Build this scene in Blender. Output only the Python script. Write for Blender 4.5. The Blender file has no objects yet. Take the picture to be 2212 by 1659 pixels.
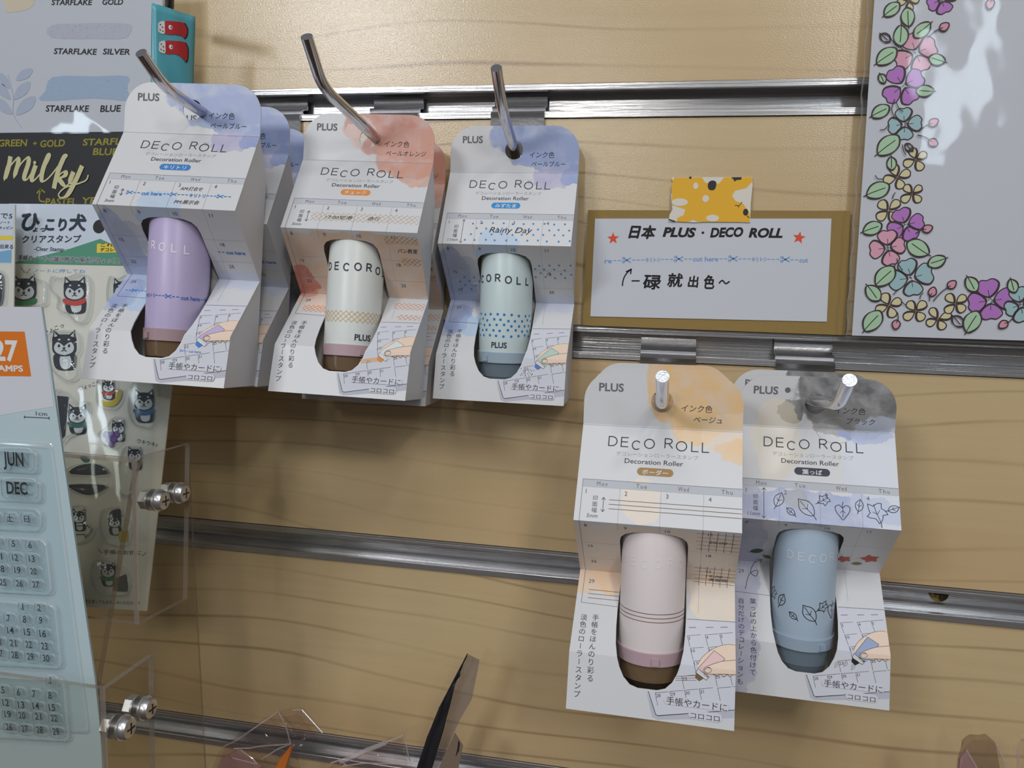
import bpy, bmesh, math, random
import numpy as np
from mathutils import Matrix, Vector
from mathutils.geometry import tessellate_polygon
S = bpy.context.scene
COL = S.collection
random.seed(4)
RAD = math.radians
# ------------------------------------------------------------------ camera
# working unit: millimetre, x right, y into the wall (wall face = 0), z up; Z0 lifts everything to eye height
Z0 = 1.35
FPX, CX, CY, CAMD = 1662.0, 1106.0, 829.5, 334.5
YAW, PITCH, ROLL = -0.1839, -0.1016, -0.0336


def cam_rows():
    cy, sy, cp, sp = math.cos(YAW), math.sin(YAW), math.cos(PITCH), math.sin(PITCH)
    f = np.array([sy * cp, cy * cp, sp]); r = np.array([cy, -sy, 0.0]); d = np.cross(f, r)
    cr, sr = math.cos(ROLL), math.sin(ROLL)
    return np.array([cr * r + sr * d, -sr * r + cr * d, f])


RC = cam_rows()
cam = bpy.data.cameras.new('camera')
cam.sensor_width = 36; cam.lens = 36 * FPX / 2212; cam.clip_start = 0.005; cam.clip_end = 50
camo = bpy.data.objects.new('camera', cam); COL.objects.link(camo)
camo.matrix_world = Matrix(((RC[0][0], -RC[1][0], -RC[2][0], 0), (RC[0][1], -RC[1][1], -RC[2][1], -CAMD / 1000),
                            (RC[0][2], -RC[1][2], -RC[2][2], Z0), (0, 0, 0, 1)))
S.camera = camo
S.view_settings.view_transform = 'Standard'; S.view_settings.look = 'None'
S.view_settings.gamma = 1; S.view_settings.use_curve_mapping = False
S.view_settings.exposure = -0.25
S.cycles.max_bounces = 10; S.cycles.transparent_max_bounces = 40
S.cycles.caustics_reflective = False; S.cycles.caustics_refractive = False
S.cycles.sample_clamp_indirect = 4

# ------------------------------------------------------------------ world + shop lights
W = bpy.data.worlds.new('world'); S.world = W; W.use_nodes = True
wn = W.node_tree; wb = wn.nodes['Background']
wtc = wn.nodes.new('ShaderNodeTexCoord'); wsep = wn.nodes.new('ShaderNodeSeparateXYZ')
wr = wn.nodes.new('ShaderNodeValToRGB'); wm = wn.nodes.new('ShaderNodeMath'); wm.operation = 'MULTIPLY_ADD'
wm.inputs[1].default_value = 0.5; wm.inputs[2].default_value = 0.5
wn.links.new(wtc.outputs['Generated'], wsep.inputs[0]); wn.links.new(wsep.outputs['Z'], wm.inputs[0])
wn.links.new(wm.outputs[0], wr.inputs[0]); wn.links.new(wr.outputs[0], wb.inputs[0])
e = wr.color_ramp.elements
e[0].position = 0.25; e[0].color = (0.13, 0.085, 0.062, 1); e[1].position = 0.9; e[1].color = (0.52, 0.53, 0.56, 1)
e = wr.color_ramp.elements.new(0.52); e.color = (0.26, 0.25, 0.24, 1)
wb.inputs[1].default_value = 0.42


def area(name, loc, target, size, power, color):
    l = bpy.data.lights.new(name, 'AREA'); l.shape = 'RECTANGLE'; l.size, l.size_y = size; l.energy = power; l.color = color
    o = bpy.data.objects.new(name, l); COL.objects.link(o)
    o.location = (loc[0], loc[1], loc[2] + Z0)
    o.rotation_euler = (Vector((target[0], target[1], target[2] + Z0)) - o.location).to_track_quat('-Z', 'Y').to_euler()
    return o


area('shop_main_light', (-0.89, -1.85, 0.80), (-0.05, 0, 0.02), (0.42, 0.24), 10.5, (0.97, 0.98, 1.0))
area('shop_track_light', (0.62, -1.75, 0.95), (0.0, 0, 0.0), (0.16, 0.16), 5.0, (1.0, 0.95, 0.88))
area('shop_spot_light', (0.42, -1.05, 1.02), (-0.1, 0, 0.0), (0.12, 0.12), 2.2, (1.0, 0.96, 0.9))
area('shop_wall_light', (-0.24, -2.04, 0.53), (-0.03, 0, 0.0), (0.10, 0.10), 2.5, (1.0, 0.97, 0.92))
area('shop_bluish_light', (0.59, -1.47, 0.53), (0.1, 0, 0.05), (0.12, 0.3), 1.6, (0.75, 0.88, 1.0))  # bluish lamp added for the streaks on the flower sheet's sleeve, no screen
area('shop_side_light', (-1.28, -1.24, 0.12), (-0.25, 0, 0.0), (0.07, 0.25), 0.8, (0.75, 0.9, 1.0))
area('shop_ceiling_panel', (-0.2, -2.0, 2.5), (0, 0, -0.05), (1.6, 0.8), 27, (0.92, 0.96, 1.0))


# ------------------------------------------------------------------ materials
def lin(c):
    return tuple(((v / 255) / 12.92 if v / 255 <= 0.04045 else ((v / 255 + 0.055) / 1.055) ** 2.4) for v in c) + (1,)


MATS = {}


def mat(name, rgb, rough=0.5, metal=0.0, spec=0.5, coat=0.0):
    if name in MATS: return MATS[name]
    m = bpy.data.materials.new(name); m.use_nodes = True
    b = m.node_tree.nodes['Principled BSDF']
    b.inputs['Base Color'].default_value = lin(rgb); b.inputs['Roughness'].default_value = rough
    b.inputs['Metallic'].default_value = metal; b.inputs['Specular IOR Level'].default_value = spec
    b.inputs['Coat Weight'].default_value = coat; b.inputs['Coat Roughness'].default_value = 0.12
    MATS[name] = m
    return m


def N(m, t, **kw):
    n = m.node_tree.nodes.new(t)
    for k, v in kw.items():
        if k.startswith('i_'): n.inputs[k[2:]].default_value = v
        elif k.startswith('n_'): n.inputs[int(k[2:])].default_value = v
        else: setattr(n, k, v)
    return n


def lk(m, a, b): m.node_tree.links.new(a, b)


def add_bump(m, scale, strength, dist=0.0002, stretch=(1, 1, 1), detail=3.0):
    b = m.node_tree.nodes['Principled BSDF'] if 'Principled BSDF' in m.node_tree.nodes else None
    tc = N(m, 'ShaderNodeTexCoord'); mp = N(m, 'ShaderNodeMapping'); mp.inputs['Scale'].default_value = stretch
    nz = N(m, 'ShaderNodeTexNoise', i_Scale=scale, i_Detail=detail); bp = N(m, 'ShaderNodeBump', i_Strength=strength, i_Distance=dist)
    lk(m, tc.outputs['Object'], mp.inputs[0]); lk(m, mp.outputs[0], nz.inputs['Vector']); lk(m, nz.outputs[0], bp.inputs['Height'])
    if b: lk(m, bp.outputs[0], b.inputs['Normal'])
    return bp


def clear_mat(name, tint=(255, 255, 255), refl=1.0, rough=0.04, haze=0.0, hazecol=(220, 220, 225), bump=None):
    """clear plastic: see-through, fresnel reflection, a little haze of its own"""
    m = bpy.data.materials.new(name); m.use_nodes = True; nt = m.node_tree; nt.nodes.clear()
    out = N(m, 'ShaderNodeOutputMaterial'); tr = N(m, 'ShaderNodeBsdfTransparent'); gl = N(m, 'ShaderNodeBsdfGlossy')
    df = N(m, 'ShaderNodeBsdfDiffuse'); tr.inputs[0].default_value = lin(tint); gl.inputs['Roughness'].default_value = rough
    df.inputs[0].default_value = lin(hazecol)
    m1 = N(m, 'ShaderNodeMixShader'); m1.inputs[0].default_value = haze; m2 = N(m, 'ShaderNodeMixShader')
    fr = N(m, 'ShaderNodeFresnel', i_IOR=1.45); mu = N(m, 'ShaderNodeMath', operation='MULTIPLY', n_1=refl, use_clamp=True)
    ge = N(m, 'ShaderNodeNewGeometry'); fb = N(m, 'ShaderNodeMath', operation='SUBTRACT', n_0=1.0); m3 = N(m, 'ShaderNodeMath', operation='MULTIPLY')
    lk(m, ge.outputs['Backfacing'], fb.inputs[1]); lk(m, fr.outputs[0], m3.inputs[0]); lk(m, fb.outputs[0], m3.inputs[1])
    lk(m, m3.outputs[0], mu.inputs[0]); lk(m, mu.outputs[0], m2.inputs[0])
    lk(m, tr.outputs[0], m1.inputs[1]); lk(m, df.outputs[0], m1.inputs[2]); lk(m, m1.outputs[0], m2.inputs[1]); lk(m, gl.outputs[0], m2.inputs[2])
    lk(m, m2.outputs[0], out.inputs[0])
    if bump:
        bp = add_bump(m, *bump); lk(m, bp.outputs[0], gl.inputs['Normal']); lk(m, bp.outputs[0], fr.inputs['Normal'])
    MATS[name] = m
    return m


def wood_material():
    m = mat('maple_laminate', (176, 156, 118), 0.24, 0, 0.9)
    b = m.node_tree.nodes['Principled BSDF']
    tc = N(m, 'ShaderNodeTexCoord'); sep = N(m, 'ShaderNodeSeparateXYZ'); lk(m, tc.outputs['Object'], sep.inputs[0])

    def mth(op, a, b_=None, c=None):
        n = N(m, 'ShaderNodeMath', operation=op)
        for i, v in enumerate((a, b_, c)):
            if v is None: continue
            if isinstance(v, (int, float)): n.inputs[i].default_value = v
            else: lk(m, v, n.inputs[i])
        return n.outputs[0]
    board = mth('FLOOR', mth('DIVIDE', mth('ADD', sep.outputs['Z'], 0.2338 - Z0 + 1.0), 0.1016))
    cmb = N(m, 'ShaderNodeCombineXYZ')
    lk(m, mth('MULTIPLY_ADD', board, 1.7, mth('MULTIPLY', sep.outputs['X'], 3.2)), cmb.inputs[0])
    lk(m, mth('MULTIPLY', sep.outputs['Z'], 11.0), cmb.inputs[2]); lk(m, mth('MULTIPLY', board, 3.1), cmb.inputs[1])
    n1 = N(m, 'ShaderNodeTexNoise', i_Scale=1.35, i_Detail=1.2, i_Roughness=0.35); lk(m, cmb.outputs[0], n1.inputs['Vector'])
    v = mth('ADD', mth('MULTIPLY', sep.outputs['Z'], 78.0), mth('MULTIPLY', n1.outputs[0], 3.8))
    fr = mth('ABSOLUTE', mth('SUBTRACT', mth('FRACT', v), 0.5))
    ramp = N(m, 'ShaderNodeValToRGB'); ce = ramp.color_ramp.elements
    ce[0].position = 0.0; ce[0].color = (1, 1, 1, 1); ce[1].position = 0.075; ce[1].color = (0, 0, 0, 1)
    lk(m, fr, ramp.inputs[0])
    n2 = N(m, 'ShaderNodeTexNoise', i_Scale=2.2, i_Detail=2.0); lk(m, cmb.outputs[0], n2.inputs['Vector'])
    r2 = N(m, 'ShaderNodeMapRange', n_1=0.40, n_2=0.66); lk(m, n2.outputs[0], r2.inputs[0])
    line = mth('MULTIPLY', ramp.outputs[0], mth('MULTIPLY_ADD', r2.outputs[0], 0.5, 0.10))
    mp = N(m, 'ShaderNodeMapping'); mp.inputs['Scale'].default_value = (14, 1, 260); lk(m, tc.outputs['Object'], mp.inputs[0])
    n3 = N(m, 'ShaderNodeTexNoise', i_Scale=1.0, i_Detail=3.0); lk(m, mp.outputs[0], n3.inputs['Vector'])
    c1 = N(m, 'ShaderNodeMixRGB'); c1.inputs[1].default_value = lin((202, 178, 136)); c1.inputs[2].default_value = lin((213, 190, 149))
    lk(m, n3.outputs[0], c1.inputs[0])
    c2 = N(m, 'ShaderNodeMixRGB'); c2.inputs[2].default_value = lin((198, 160, 114)); lk(m, c1.outputs[0], c2.inputs[1])
    r3 = N(m, 'ShaderNodeMapRange', n_1=0.45, n_2=0.75, n_3=0.0, n_4=0.45); lk(m, n1.outputs[0], r3.inputs[0]); lk(m, r3.outputs[0], c2.inputs[0])
    c3 = N(m, 'ShaderNodeMixRGB'); c3.inputs[2].default_value = lin((120, 88, 52)); lk(m, c2.outputs[0], c3.inputs[1]); lk(m, line, c3.inputs[0])
    lk(m, c3.outputs[0], b.inputs['Base Color'])
    mp2 = N(m, 'ShaderNodeMapping'); mp2.inputs['Scale'].default_value = (0.8, 1, 1.6); lk(m, tc.outputs['Object'], mp2.inputs[0])
    n4 = N(m, 'ShaderNodeTexNoise', i_Scale=1500, i_Detail=2.5); lk(m, mp2.outputs[0], n4.inputs['Vector'])
    bp = N(m, 'ShaderNodeBump', i_Strength=0.34, i_Distance=0.0002); lk(m, n4.outputs[0], bp.inputs['Height']); lk(m, bp.outputs[0], b.inputs['Normal'])
    return m


def brushed(name, rgb, rough):
    m = mat(name, rgb, rough, 0.84)
    add_bump(m, 1800, 1.0, 0.0001, (0.01, 1, 1), 2.0)
    return m


WOOD = wood_material()
ALU = brushed('brushed_aluminium', (206, 206, 208), 0.24)
CHROME = mat('chrome', (205, 204, 208), 0.1, 1.0)
STEEL = mat('plated_steel', (186, 186, 188), 0.3, 0.92); add_bump(STEEL, 700, 0.3, 0.0002)
CUTEND = mat('cut_steel_end', (205, 210, 220), 0.3, 1.0); add_bump(CUTEND, 1600, 0.6, 0.0004)
ZINC = mat('zinc_bolt', (214, 215, 218), 0.32, 0.85)
BRASS = mat('brass_screw', (110, 96, 56), 0.35, 1.0)
BLACKM = mat('black_plastic', (22, 22, 26), 0.4)
CARD = mat('white_card', (216, 216, 219), 0.5)
CARDG = mat('card_inside', (206, 202, 196), 0.7)
PAPER = mat('white_paper', (207, 211, 220), 0.65)
KRAFT = mat('kraft_board', (150, 124, 70), 0.8); add_bump(KRAFT, 500, 0.2, 0.0004)
KEDGE = mat('kraft_edge', (104, 80, 42), 0.9)
ACRY = clear_mat('acrylic_face', (247, 246, 243), 0.7, 0.02, 0.006)
ACRE = clear_mat('acrylic_edge', (216, 208, 198), 1.1, 0.12, 0.32, (176, 168, 160))
FILM = clear_mat('clear_film', (250, 251, 252), 1.2, 0.05, 0.006, (225, 230, 238), (13, 0.45, 0.006))
SLEEVE = clear_mat('poster_sleeve', (252, 252, 252), 0.9, 0.06, 0.01, (225, 230, 238), (16, 0.35, 0.006))
GRIM = clear_mat('gel_rim', (250, 252, 252), 1.6, 0.08, 0.34, (226, 234, 238))  # whitish haze puts bright edge highlights into the rim colour
BAG = clear_mat('cellophane_bag', (246, 241, 240), 1.1, 0.06, 0.02, (200, 185, 182), (60, 0.6, 0.006))
GEL = clear_mat('clear_gel', (251, 252, 252), 1.2, 0.05, 0.012, (225, 232, 235), (420, 0.25, 0.0006))
BLIS = clear_mat('blister_sheet', (249, 251, 252), 1.0, 0.08, 0.015, (215, 225, 230), (260, 0.15, 0.0006))


def ink(name, rgb, rough=0.55): return mat('ink_' + name, rgb, rough, 0, 0.35)


# ------------------------------------------------------------------ geometry helpers (mm)
def at(u, v, y):
    """point of the place seen at (u, v) whose distance from the wall face is -y"""
    w = np.array([(u - CX) / FPX, (v - CY) / FPX, 1.0]) @ RC; w = w / w[1] * (CAMD + y)
    return Vector((w[0], y, w[2]))


def wm(v): return Vector((v[0] / 1000, v[1] / 1000, v[2] / 1000 + Z0))


def tag(o, label=None, cat=None, group=None, kind=None):
    if label: o['label'] = label
    if cat: o['category'] = cat
    if group: o['group'] = group
    if kind: o['kind'] = kind
    return o


def empty(name, basis):
    o = bpy.data.objects.new(name, None); COL.objects.link(o); o.empty_display_size = 0.01; o.matrix_world = basis
    return o


def basis(origin, ax=Vector((1, 0, 0)), ay=Vector((0, 0, 1))):
    ax = ax.normalized(); ay = (ay - ax * ay.dot(ax)).normalized(); n = ax.cross(ay)   # n points to the viewer
    w = wm(origin)
    return Matrix(((ax.x, -n.x, ay.x, w.x), (ax.y, -n.y, ay.y, w.y), (ax.z, -n.z, ay.z, w.z), (0, 0, 0, 1)))


def mesh(name, verts, faces, mats, parent=None, fmat=None, smooth=False, world=False, uv=None):
    """verts in mm in the parent's frame (world=True: in the wall frame, top-level)"""
    me = bpy.data.meshes.new(name)
    me.from_pydata([tuple(wm(v)) if world else (v[0] / 1000, v[1] / 1000, v[2] / 1000) for v in verts], [], faces)
    for m in (mats if isinstance(mats, (list, tuple)) else [mats]): me.materials.append(m)
    if fmat is not None: me.polygons.foreach_set('material_index', fmat)
    if smooth: me.polygons.foreach_set('use_smooth', [True] * len(me.polygons))
    if uv is not None:
        l = me.uv_layers.new(name='flat')
        for lp in me.loops: l.data[lp.index].uv = uv[lp.vertex_index]
    me.update()
    o = bpy.data.objects.new(name, me); COL.objects.link(o)
    if parent is not None: o.parent = parent
    return o


class MB:
    """collects simple solids of ONE part"""
    def __init__(s): s.v = []; s.f = []; s.m = []

    def add(s, v, f, m=0):
        k = len(s.v); s.v += [Vector(p) for p in v]; s.f += [[i + k for i in q] for q in f]; s.m += [m] * len(f); return s

    def box(s, x0, x1, y0, y1, z0, z1, m=0):
        v = [(x, y, z) for z in (z0, z1) for y in (y0, y1) for x in (x0, x1)]
        return s.add(v, [[0, 1, 5, 4], [1, 3, 7, 5], [3, 2, 6, 7], [2, 0, 4, 6], [4, 5, 7, 6], [0, 2, 3, 1]], m)

    def tube(s, pts, r, n=14, m=0, mcap=None):
        pts = [Vector(p) for p in pts]; k = len(s.v); rs = r if isinstance(r, (list, tuple)) else [r] * len(pts)
        t0 = (pts[1] - pts[0]).normalized(); a = t0.orthogonal().normalized()
        for i, p in enumerate(pts):
            t = (pts[min(i + 1, len(pts) - 1)] - pts[max(i - 1, 0)]).normalized()
            a = (a - t * a.dot(t)).normalized(); b = t.cross(a)
            for j in range(n):
                an = 2 * math.pi * j / n; s.v.append(p + (a * math.cos(an) + b * math.sin(an)) * rs[i])
        for i in range(len(pts) - 1):
            for j in range(n):
                s.f.append([k + i * n + j, k + i * n + (j + 1) % n, k + (i + 1) * n + (j + 1) % n, k + (i + 1) * n + j]); s.m.append(m)
        s.f.append([k + j for j in range(n)][::-1]); s.m.append(m if mcap is None else mcap)
        s.f.append([k + (len(pts) - 1) * n + j for j in range(n)]); s.m.append(m if mcap is None else mcap)
        return s

    def lathe(s, prof, c=(0, 0), n=40, m=0):
        """profile [(r, z)] about the vertical axis through c=(x, y)"""
        k = len(s.v)
        for r, z in prof:
            for j in range(n):
                an = 2 * math.pi * j / n; s.v.append(Vector((c[0] + r * math.sin(an), c[1] - r * math.cos(an), z)))
        for i in range(len(prof) - 1):
            for j in range(n): s.f.append([k + i * n + j, k + (i + 1) * n + j, k + (i + 1) * n + (j + 1) % n, k + i * n + (j + 1) % n]); s.m.append(m)
        s.f.append([k + j for j in range(n)]); s.m.append(m)
        s.f.append([k + (len(prof) - 1) * n + j for j in range(n)][::-1]); s.m.append(m)
        return s

    def slab(s, pts, n, t, m=0, medge=0):
        """polygon pts (3d) thickened by t along n"""
        n = Vector(n).normalized() * t; pts = [Vector(p) for p in pts]; k = len(pts); K = len(s.v)
        s.v += pts + [p + n for p in pts]
        for tri in tessellate_polygon([pts]):
            s.f.append([K + i for i in tri]); s.m.append(m); s.f.append([K + k + i for i in tri][::-1]); s.m.append(m)
        for i in range(k): s.f.append([K + i, K + (i + 1) % k, K + k + (i + 1) % k, K + k + i]); s.m.append(medge)
        return s

    def build(s, name, mats, parent=None, smooth=False, world=False):
        o = mesh(name, s.v, s.f, mats, parent, s.m, smooth, world)
        if smooth: sharp(o)
        return o


def sharp(o, ang=40):
    bm = bmesh.new(); bm.from_mesh(o.data); bmesh.ops.recalc_face_normals(bm, faces=bm.faces)
    for ed in bm.edges:
        if len(ed.link_faces) == 2 and ed.calc_face_angle(0) > RAD(ang): ed.smooth = False
    bm.to_mesh(o.data); bm.free()


def arc_path(pts, r, n=7):
    """polyline with its inner corners rounded"""
    pts = [Vector(p) for p in pts]; out = [pts[0]]
    for a, b, c in zip(pts, pts[1:], pts[2:]):
        u = (a - b).normalized(); w = (c - b).normalized(); L = min(r, (a - b).length * .49, (c - b).length * .49)
        p0, p1 = b + u * L, b + w * L
        for i in range(n + 1):
            t = i / n; out.append(p0 * (1 - t) ** 2 + b * 2 * t * (1 - t) + p1 * t * t)
    return out + [pts[-1]]


# ------------------------------------------------------------------ printing: flat ink shapes laid on a surface
_tc = bpy.data.curves.new('lettering', 'FONT'); _to = bpy.data.objects.new('lettering', _tc); COL.objects.link(_to)
_tc.resolution_u = 3; _tc.fill_mode = 'FRONT'
_cache = {}


def glyphs(s, bold=0.0, shear=0.0, space=1.0):
    key = (s, bold, shear, space)
    if key not in _cache:
        _tc.body = s; _tc.size = 1; _tc.offset = bold; _tc.shear = shear; _tc.space_character = space
        dg = bpy.context.evaluated_depsgraph_get(); dg.update()
        ev = _to.evaluated_get(dg); me = ev.to_mesh()
        _cache[key] = ([(v.co.x, v.co.y) for v in me.vertices], [list(p.vertices) for p in me.polygons]); ev.to_mesh_clear()
    return _cache[key]


class Ink:
    def __init__(s): s.v = []; s.f = []; s.m = []; s.mats = []; s.z = []; s.layer = 0

    def mi(s, m):
        if m not in s.mats: s.mats.append(m)
        return s.mats.index(m)

    def raw(s, v, f, m):
        k = len(s.v); s.v += [(float(a), float(b)) for a, b in v]; s.z += [s.layer] * len(v); i = s.mi(m)
        for q in f: s.f.append([j + k for j in q]); s.m.append(i)

    def fill(s, pts, m):
        pts = [(float(a), float(b)) for a, b in pts]
        s.raw(pts, [list(t) for t in tessellate_polygon([[Vector((a, b, 0)) for a, b in pts]])], m)

    def line(s, pts, w, m, closed=False, ramp=0.0):
        p = [np.array(q, float) for q in pts]; ws = w if isinstance(w, (list, tuple)) else [w] * len(p)
        p2 = [p[0]]; w2 = [ws[0]]
        for q, x in zip(p[1:], ws[1:]):
            if np.hypot(*(q - p2[-1])) > 1e-4: p2.append(q); w2.append(x)
        p, ws = p2, w2; n = len(p)
        if n < 2: return
        L = []
        for i in range(n):
            a = p[i - 1] if (i > 0 or closed) else p[i]; b = p[(i + 1) % n] if (i < n - 1 or closed) else p[i]
            d1 = p[i] - a; d2 = b - p[i]
            d1 = d1 / (np.hypot(*d1) or 1); d2 = d2 / (np.hypot(*d2) or 1); t = d1 + d2; t = t / (np.hypot(*t) or 1)
            nn = np.array([-t[1], t[0]]); c = max(0.5, abs(np.dot(t, d2 if np.any(d2) else d1)))
            o = nn * ws[i] / 2 / c; q = p[i]
            if not closed and i == 0: q = q - t * ws[0] * .35
            if not closed and i == n - 1: q = q + t * ws[-1] * .35
            L += [q + o, q - o]
        F = [[2 * i, 2 * i + 1, 2 * i + 3, 2 * i + 2] for i in range(n - 1)]
        if closed: F.append([2 * n - 2, 2 * n - 1, 1, 0])
        s.raw(L, F, m)
        if ramp:
            for i in range(2 * n): s.z[-2 * n + i] += ramp * (i // 2)

    def dash(s, a, b, w, m, on=1.2, off=0.7):
        a, b = np.array(a, float), np.array(b, float); L = np.hypot(*(b - a)); d = (b - a) / L; x = 0
        while x < L: s.line([a + d * x, a + d * min(L, x + on)], w, m); x += on + off

    def ell(s, cx, cy, rx, ry, m, n=20, rot=0, w=None):
        c, q = math.cos(rot), math.sin(rot)
        pts = [(cx + rx * math.cos(t) * c - ry * math.sin(t) * q, cy + rx * math.cos(t) * q + ry * math.sin(t) * c) for t in [2 * math.pi * i / n for i in range(n)]]
        if w: s.line(pts, w, m, True)
        else: s.fill(pts, m)

    def rrect(s, x0, y0, x1, y1, r, m, w=None):
        pts = []
        for cx, cy, a in ((x1 - r, y1 - r, 0), (x0 + r, y1 - r, 90), (x0 + r, y0 + r, 180), (x1 - r, y0 + r, 270)):
            pts += [(cx + r * math.cos(RAD(a + i * 18)), cy + r * math.sin(RAD(a + i * 18))) for i in range(6)]
        if w: s.line(pts, w, m, True)
        else: s.fill(pts, m)

    def text(s, t, x, y, h, m, w=None, align='L', rot=0.0, shear=0.0, bold=0.0, space=1.0):
        """h: height of a capital / of a kanji; w: width to fit"""
        if bold > .012 and any(ord(c) > 0x2000 for c in t):
            e_ = bold * h * 1.1
            L0 = s.layer
            for dx, dy in ((-e_, 0), (e_, 0), (0, -e_), (0, e_)):
                s.layer += .15; s.text(t, x + dx, y + dy, h, m, w, align, rot, shear, 0, space)
            s.layer += .15; s.text(t, x, y, h, m, w, align, rot, shear, 0, space); s.layer = L0; return
        v, f = glyphs(t, bold, shear, space)
        if not v: return
        xs = [a for a, b in v]; x0, x1 = min(xs), max(xs)
        sy = h / (0.86 if any(ord(c) > 0x2000 for c in t) else 0.70); sx = w / max(1e-6, x1 - x0) if w else sy
        W_ = (x1 - x0) * sx; ox = {'L': 0, 'C': -W_ / 2, 'R': -W_}[align]; c, q = math.cos(rot), math.sin(rot)
        P = [((a - x0) * sx + ox, b * sy) for a, b in v]
        s.raw([(x + a * c - b * q, y + a * q + b * c) for a, b in P], f, m)

    def vtext(s, t, x, y, h, pitch, m):
        for i, c in enumerate(t):
            if c == 'ー': s.line([(x, y - i * pitch + h * .85), (x, y - i * pitch + h * .05)], h * .09, m)
            else: s.text(c, x, y - i * pitch, h, m, align='C')

    def arrow2(s, x, y0, y1, m, w=.22):
        s.line([(x, y0), (x, y1)], w, m)
        for y, d in ((y0, 1 if y1 > y0 else -1), (y1, -1 if y1 > y0 else 1)): s.line([(x - .6, y + d * .8), (x, y), (x + .6, y + d * .8)], w, m)

    def build(s, name, fn, parent, off=0.07, cuts=(), maxlen=None):
        if not s.f: return None
        bm = bmesh.new(); vs = [bm.verts.new((a, b, z)) for (a, b), z in zip(s.v, s.z)]
        for q, i in zip(s.f, s.m):
            try: fc = bm.faces.new([vs[j] for j in q]); fc.material_index = i
            except ValueError: pass
        for cut in cuts:
            bmesh.ops.bisect_plane(bm, geom=bm.verts[:] + bm.edges[:] + bm.faces[:], plane_co=(0, cut, 0), plane_no=(0, 1, 0))
        if maxlen:
            for _ in range(4):
                ed = [e_ for e_ in bm.edges if abs(e_.verts[0].co.x - e_.verts[1].co.x) > maxlen]
                if not ed: break
                bmesh.ops.subdivide_edges(bm, edges=ed, cuts=1)
            bmesh.ops.triangulate(bm, faces=[f_ for f_ in bm.faces if len(f_.verts) > 4])
        for v in bm.verts: v.co = Vector(fn(v.co.x, v.co.y, off + v.co.z * 0.045)) / 1000
        bmesh.ops.recalc_face_normals(bm, faces=bm.faces)
        me = bpy.data.meshes.new(name); bm.to_mesh(me); bm.free()
        for m in s.mats: me.materials.append(m)
        o = bpy.data.objects.new(name, me); COL.objects.link(o); o.parent = parent
        return o


FLAT = lambda a, b, o: (a, -o, b)


class Sheet:
    """a flat thing standing in the place: frame from three points; px() reads its own coordinates (mm) at a pixel of the photo"""
    def __init__(s, name, o, x, y):
        s.o = Vector(o); s.ax = (Vector(x) - s.o).normalized(); ay = Vector(y) - s.o; s.ay = (ay - s.ax * ay.dot(s.ax)).normalized()
        s.n = s.ax.cross(s.ay); s.root = empty(name, basis(s.o, s.ax, s.ay))

    def px(s, u, v):
        c = Vector((0, -CAMD, 0)); r = at(u, v, 0) - c; t = (s.o - c).dot(s.n) / r.dot(s.n); p = c + r * t - s.o
        return (p.dot(s.ax), p.dot(s.ay))

    def pts(s, L): return [s.px(*q) for q in L]


def crop(ox, oy, sc): return lambda x, y: (ox + x / sc, oy + y / sc)


def ptext(I, sh, cv, t, p0, p1, cap, m, **kw):
    """text between two baseline points of the photo"""
    a = np.array(sh.px(*cv(*p0))); b = np.array(sh.px(*cv(*p1))); c = np.array(sh.px(*cv(p0[0], p0[1] - cap)))
    d = b - a; h = abs(np.cross(d, c - a)) / np.hypot(*d)
    I.text(t, a[0], a[1], h, m, w=np.hypot(*d), rot=math.atan2(d[1], d[0]), **kw)


def smoothpoly(pts, n=4, closed=True):
    """Catmull-Rom through the points"""
    P = [np.array(p, float) for p in pts]; k = len(P); out = []
    for i in range(k if closed else k - 1):
        a, b, c, d = (P[(i + j) % k] if closed else P[min(max(i + j, 0), k - 1)] for j in (-1, 0, 1, 2))
        for t in [q / n for q in range(n)]:
            out.append(.5 * ((2 * b) + (c - a) * t + (2 * a - 5 * b + 4 * c - d) * t * t + (3 * b - a - 3 * c + d) * t ** 3))
    if not closed: out.append(P[-1])
    return out

# ------------------------------------------------------------------ the setting: slat wall with aluminium channels
RTOP = [94.0, -7.6, -109.2, -210.8]; RH = 14.2
mb = MB(); edges_z = [300.0] + [q for r in RTOP for q in (r, r - RH)] + [-340.0]
for a, b in zip(edges_z[::2], edges_z[1::2]): mb.box(-460, 330, 0, 18, b + .25, a - .25)
tag(mb.build('wall_back', WOOD, world=True), kind='structure')
for i, zt in enumerate(RTOP):
    mb = MB(); P = [(0.4, 0), (-0.9, -0.15), (-0.9, -1.15), (-0.75, -1.3), (-1.0, -1.45), (-1.0, -2.5), (-0.2, -2.75), (1.2, -2.75), (1.2, -1.4), (9, -1.4),
         (9, -9.6), (7.4, -10.2), (7.4, -12.8), (1.2, -12.8), (1.2, -11.3), (-0.9, -11.3), (-1.05, -11.5), (-1.05, -14.0), (0.4, -14.2), (9.8, -14.2), (9.8, 0)]
    k = len(P); v = [(x, y, zt + z) for x in (-460, 330) for y, z in P]
    mb.add(v, [[j, (j + 1) % k, k + (j + 1) % k, k + j] for j in range(k)])
    o = mb.build('trim_%d' % (i + 1), ALU, world=True); bm = bmesh.new(); bm.from_mesh(o.data); bmesh.ops.recalc_face_normals(bm, faces=bm.faces); bm.to_mesh(o.data); bm.free()
    tag(o, kind='structure')

# ------------------------------------------------------------------ hang-card packages with a roller inside
PZ, PD = [0, -30.9, -53.6, -75.7, -93.8], [0, 17.0, -6.0, 15.7, 19.1]
PT = [0.0]
for i in range(4): PT.append(PT[-1] + math.hypot(PZ[i + 1] - PZ[i], PD[i + 1] - PD[i]))
CUTS = [0.0] + [-t for t in PT[1:4]]
HH = 18.7


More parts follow.
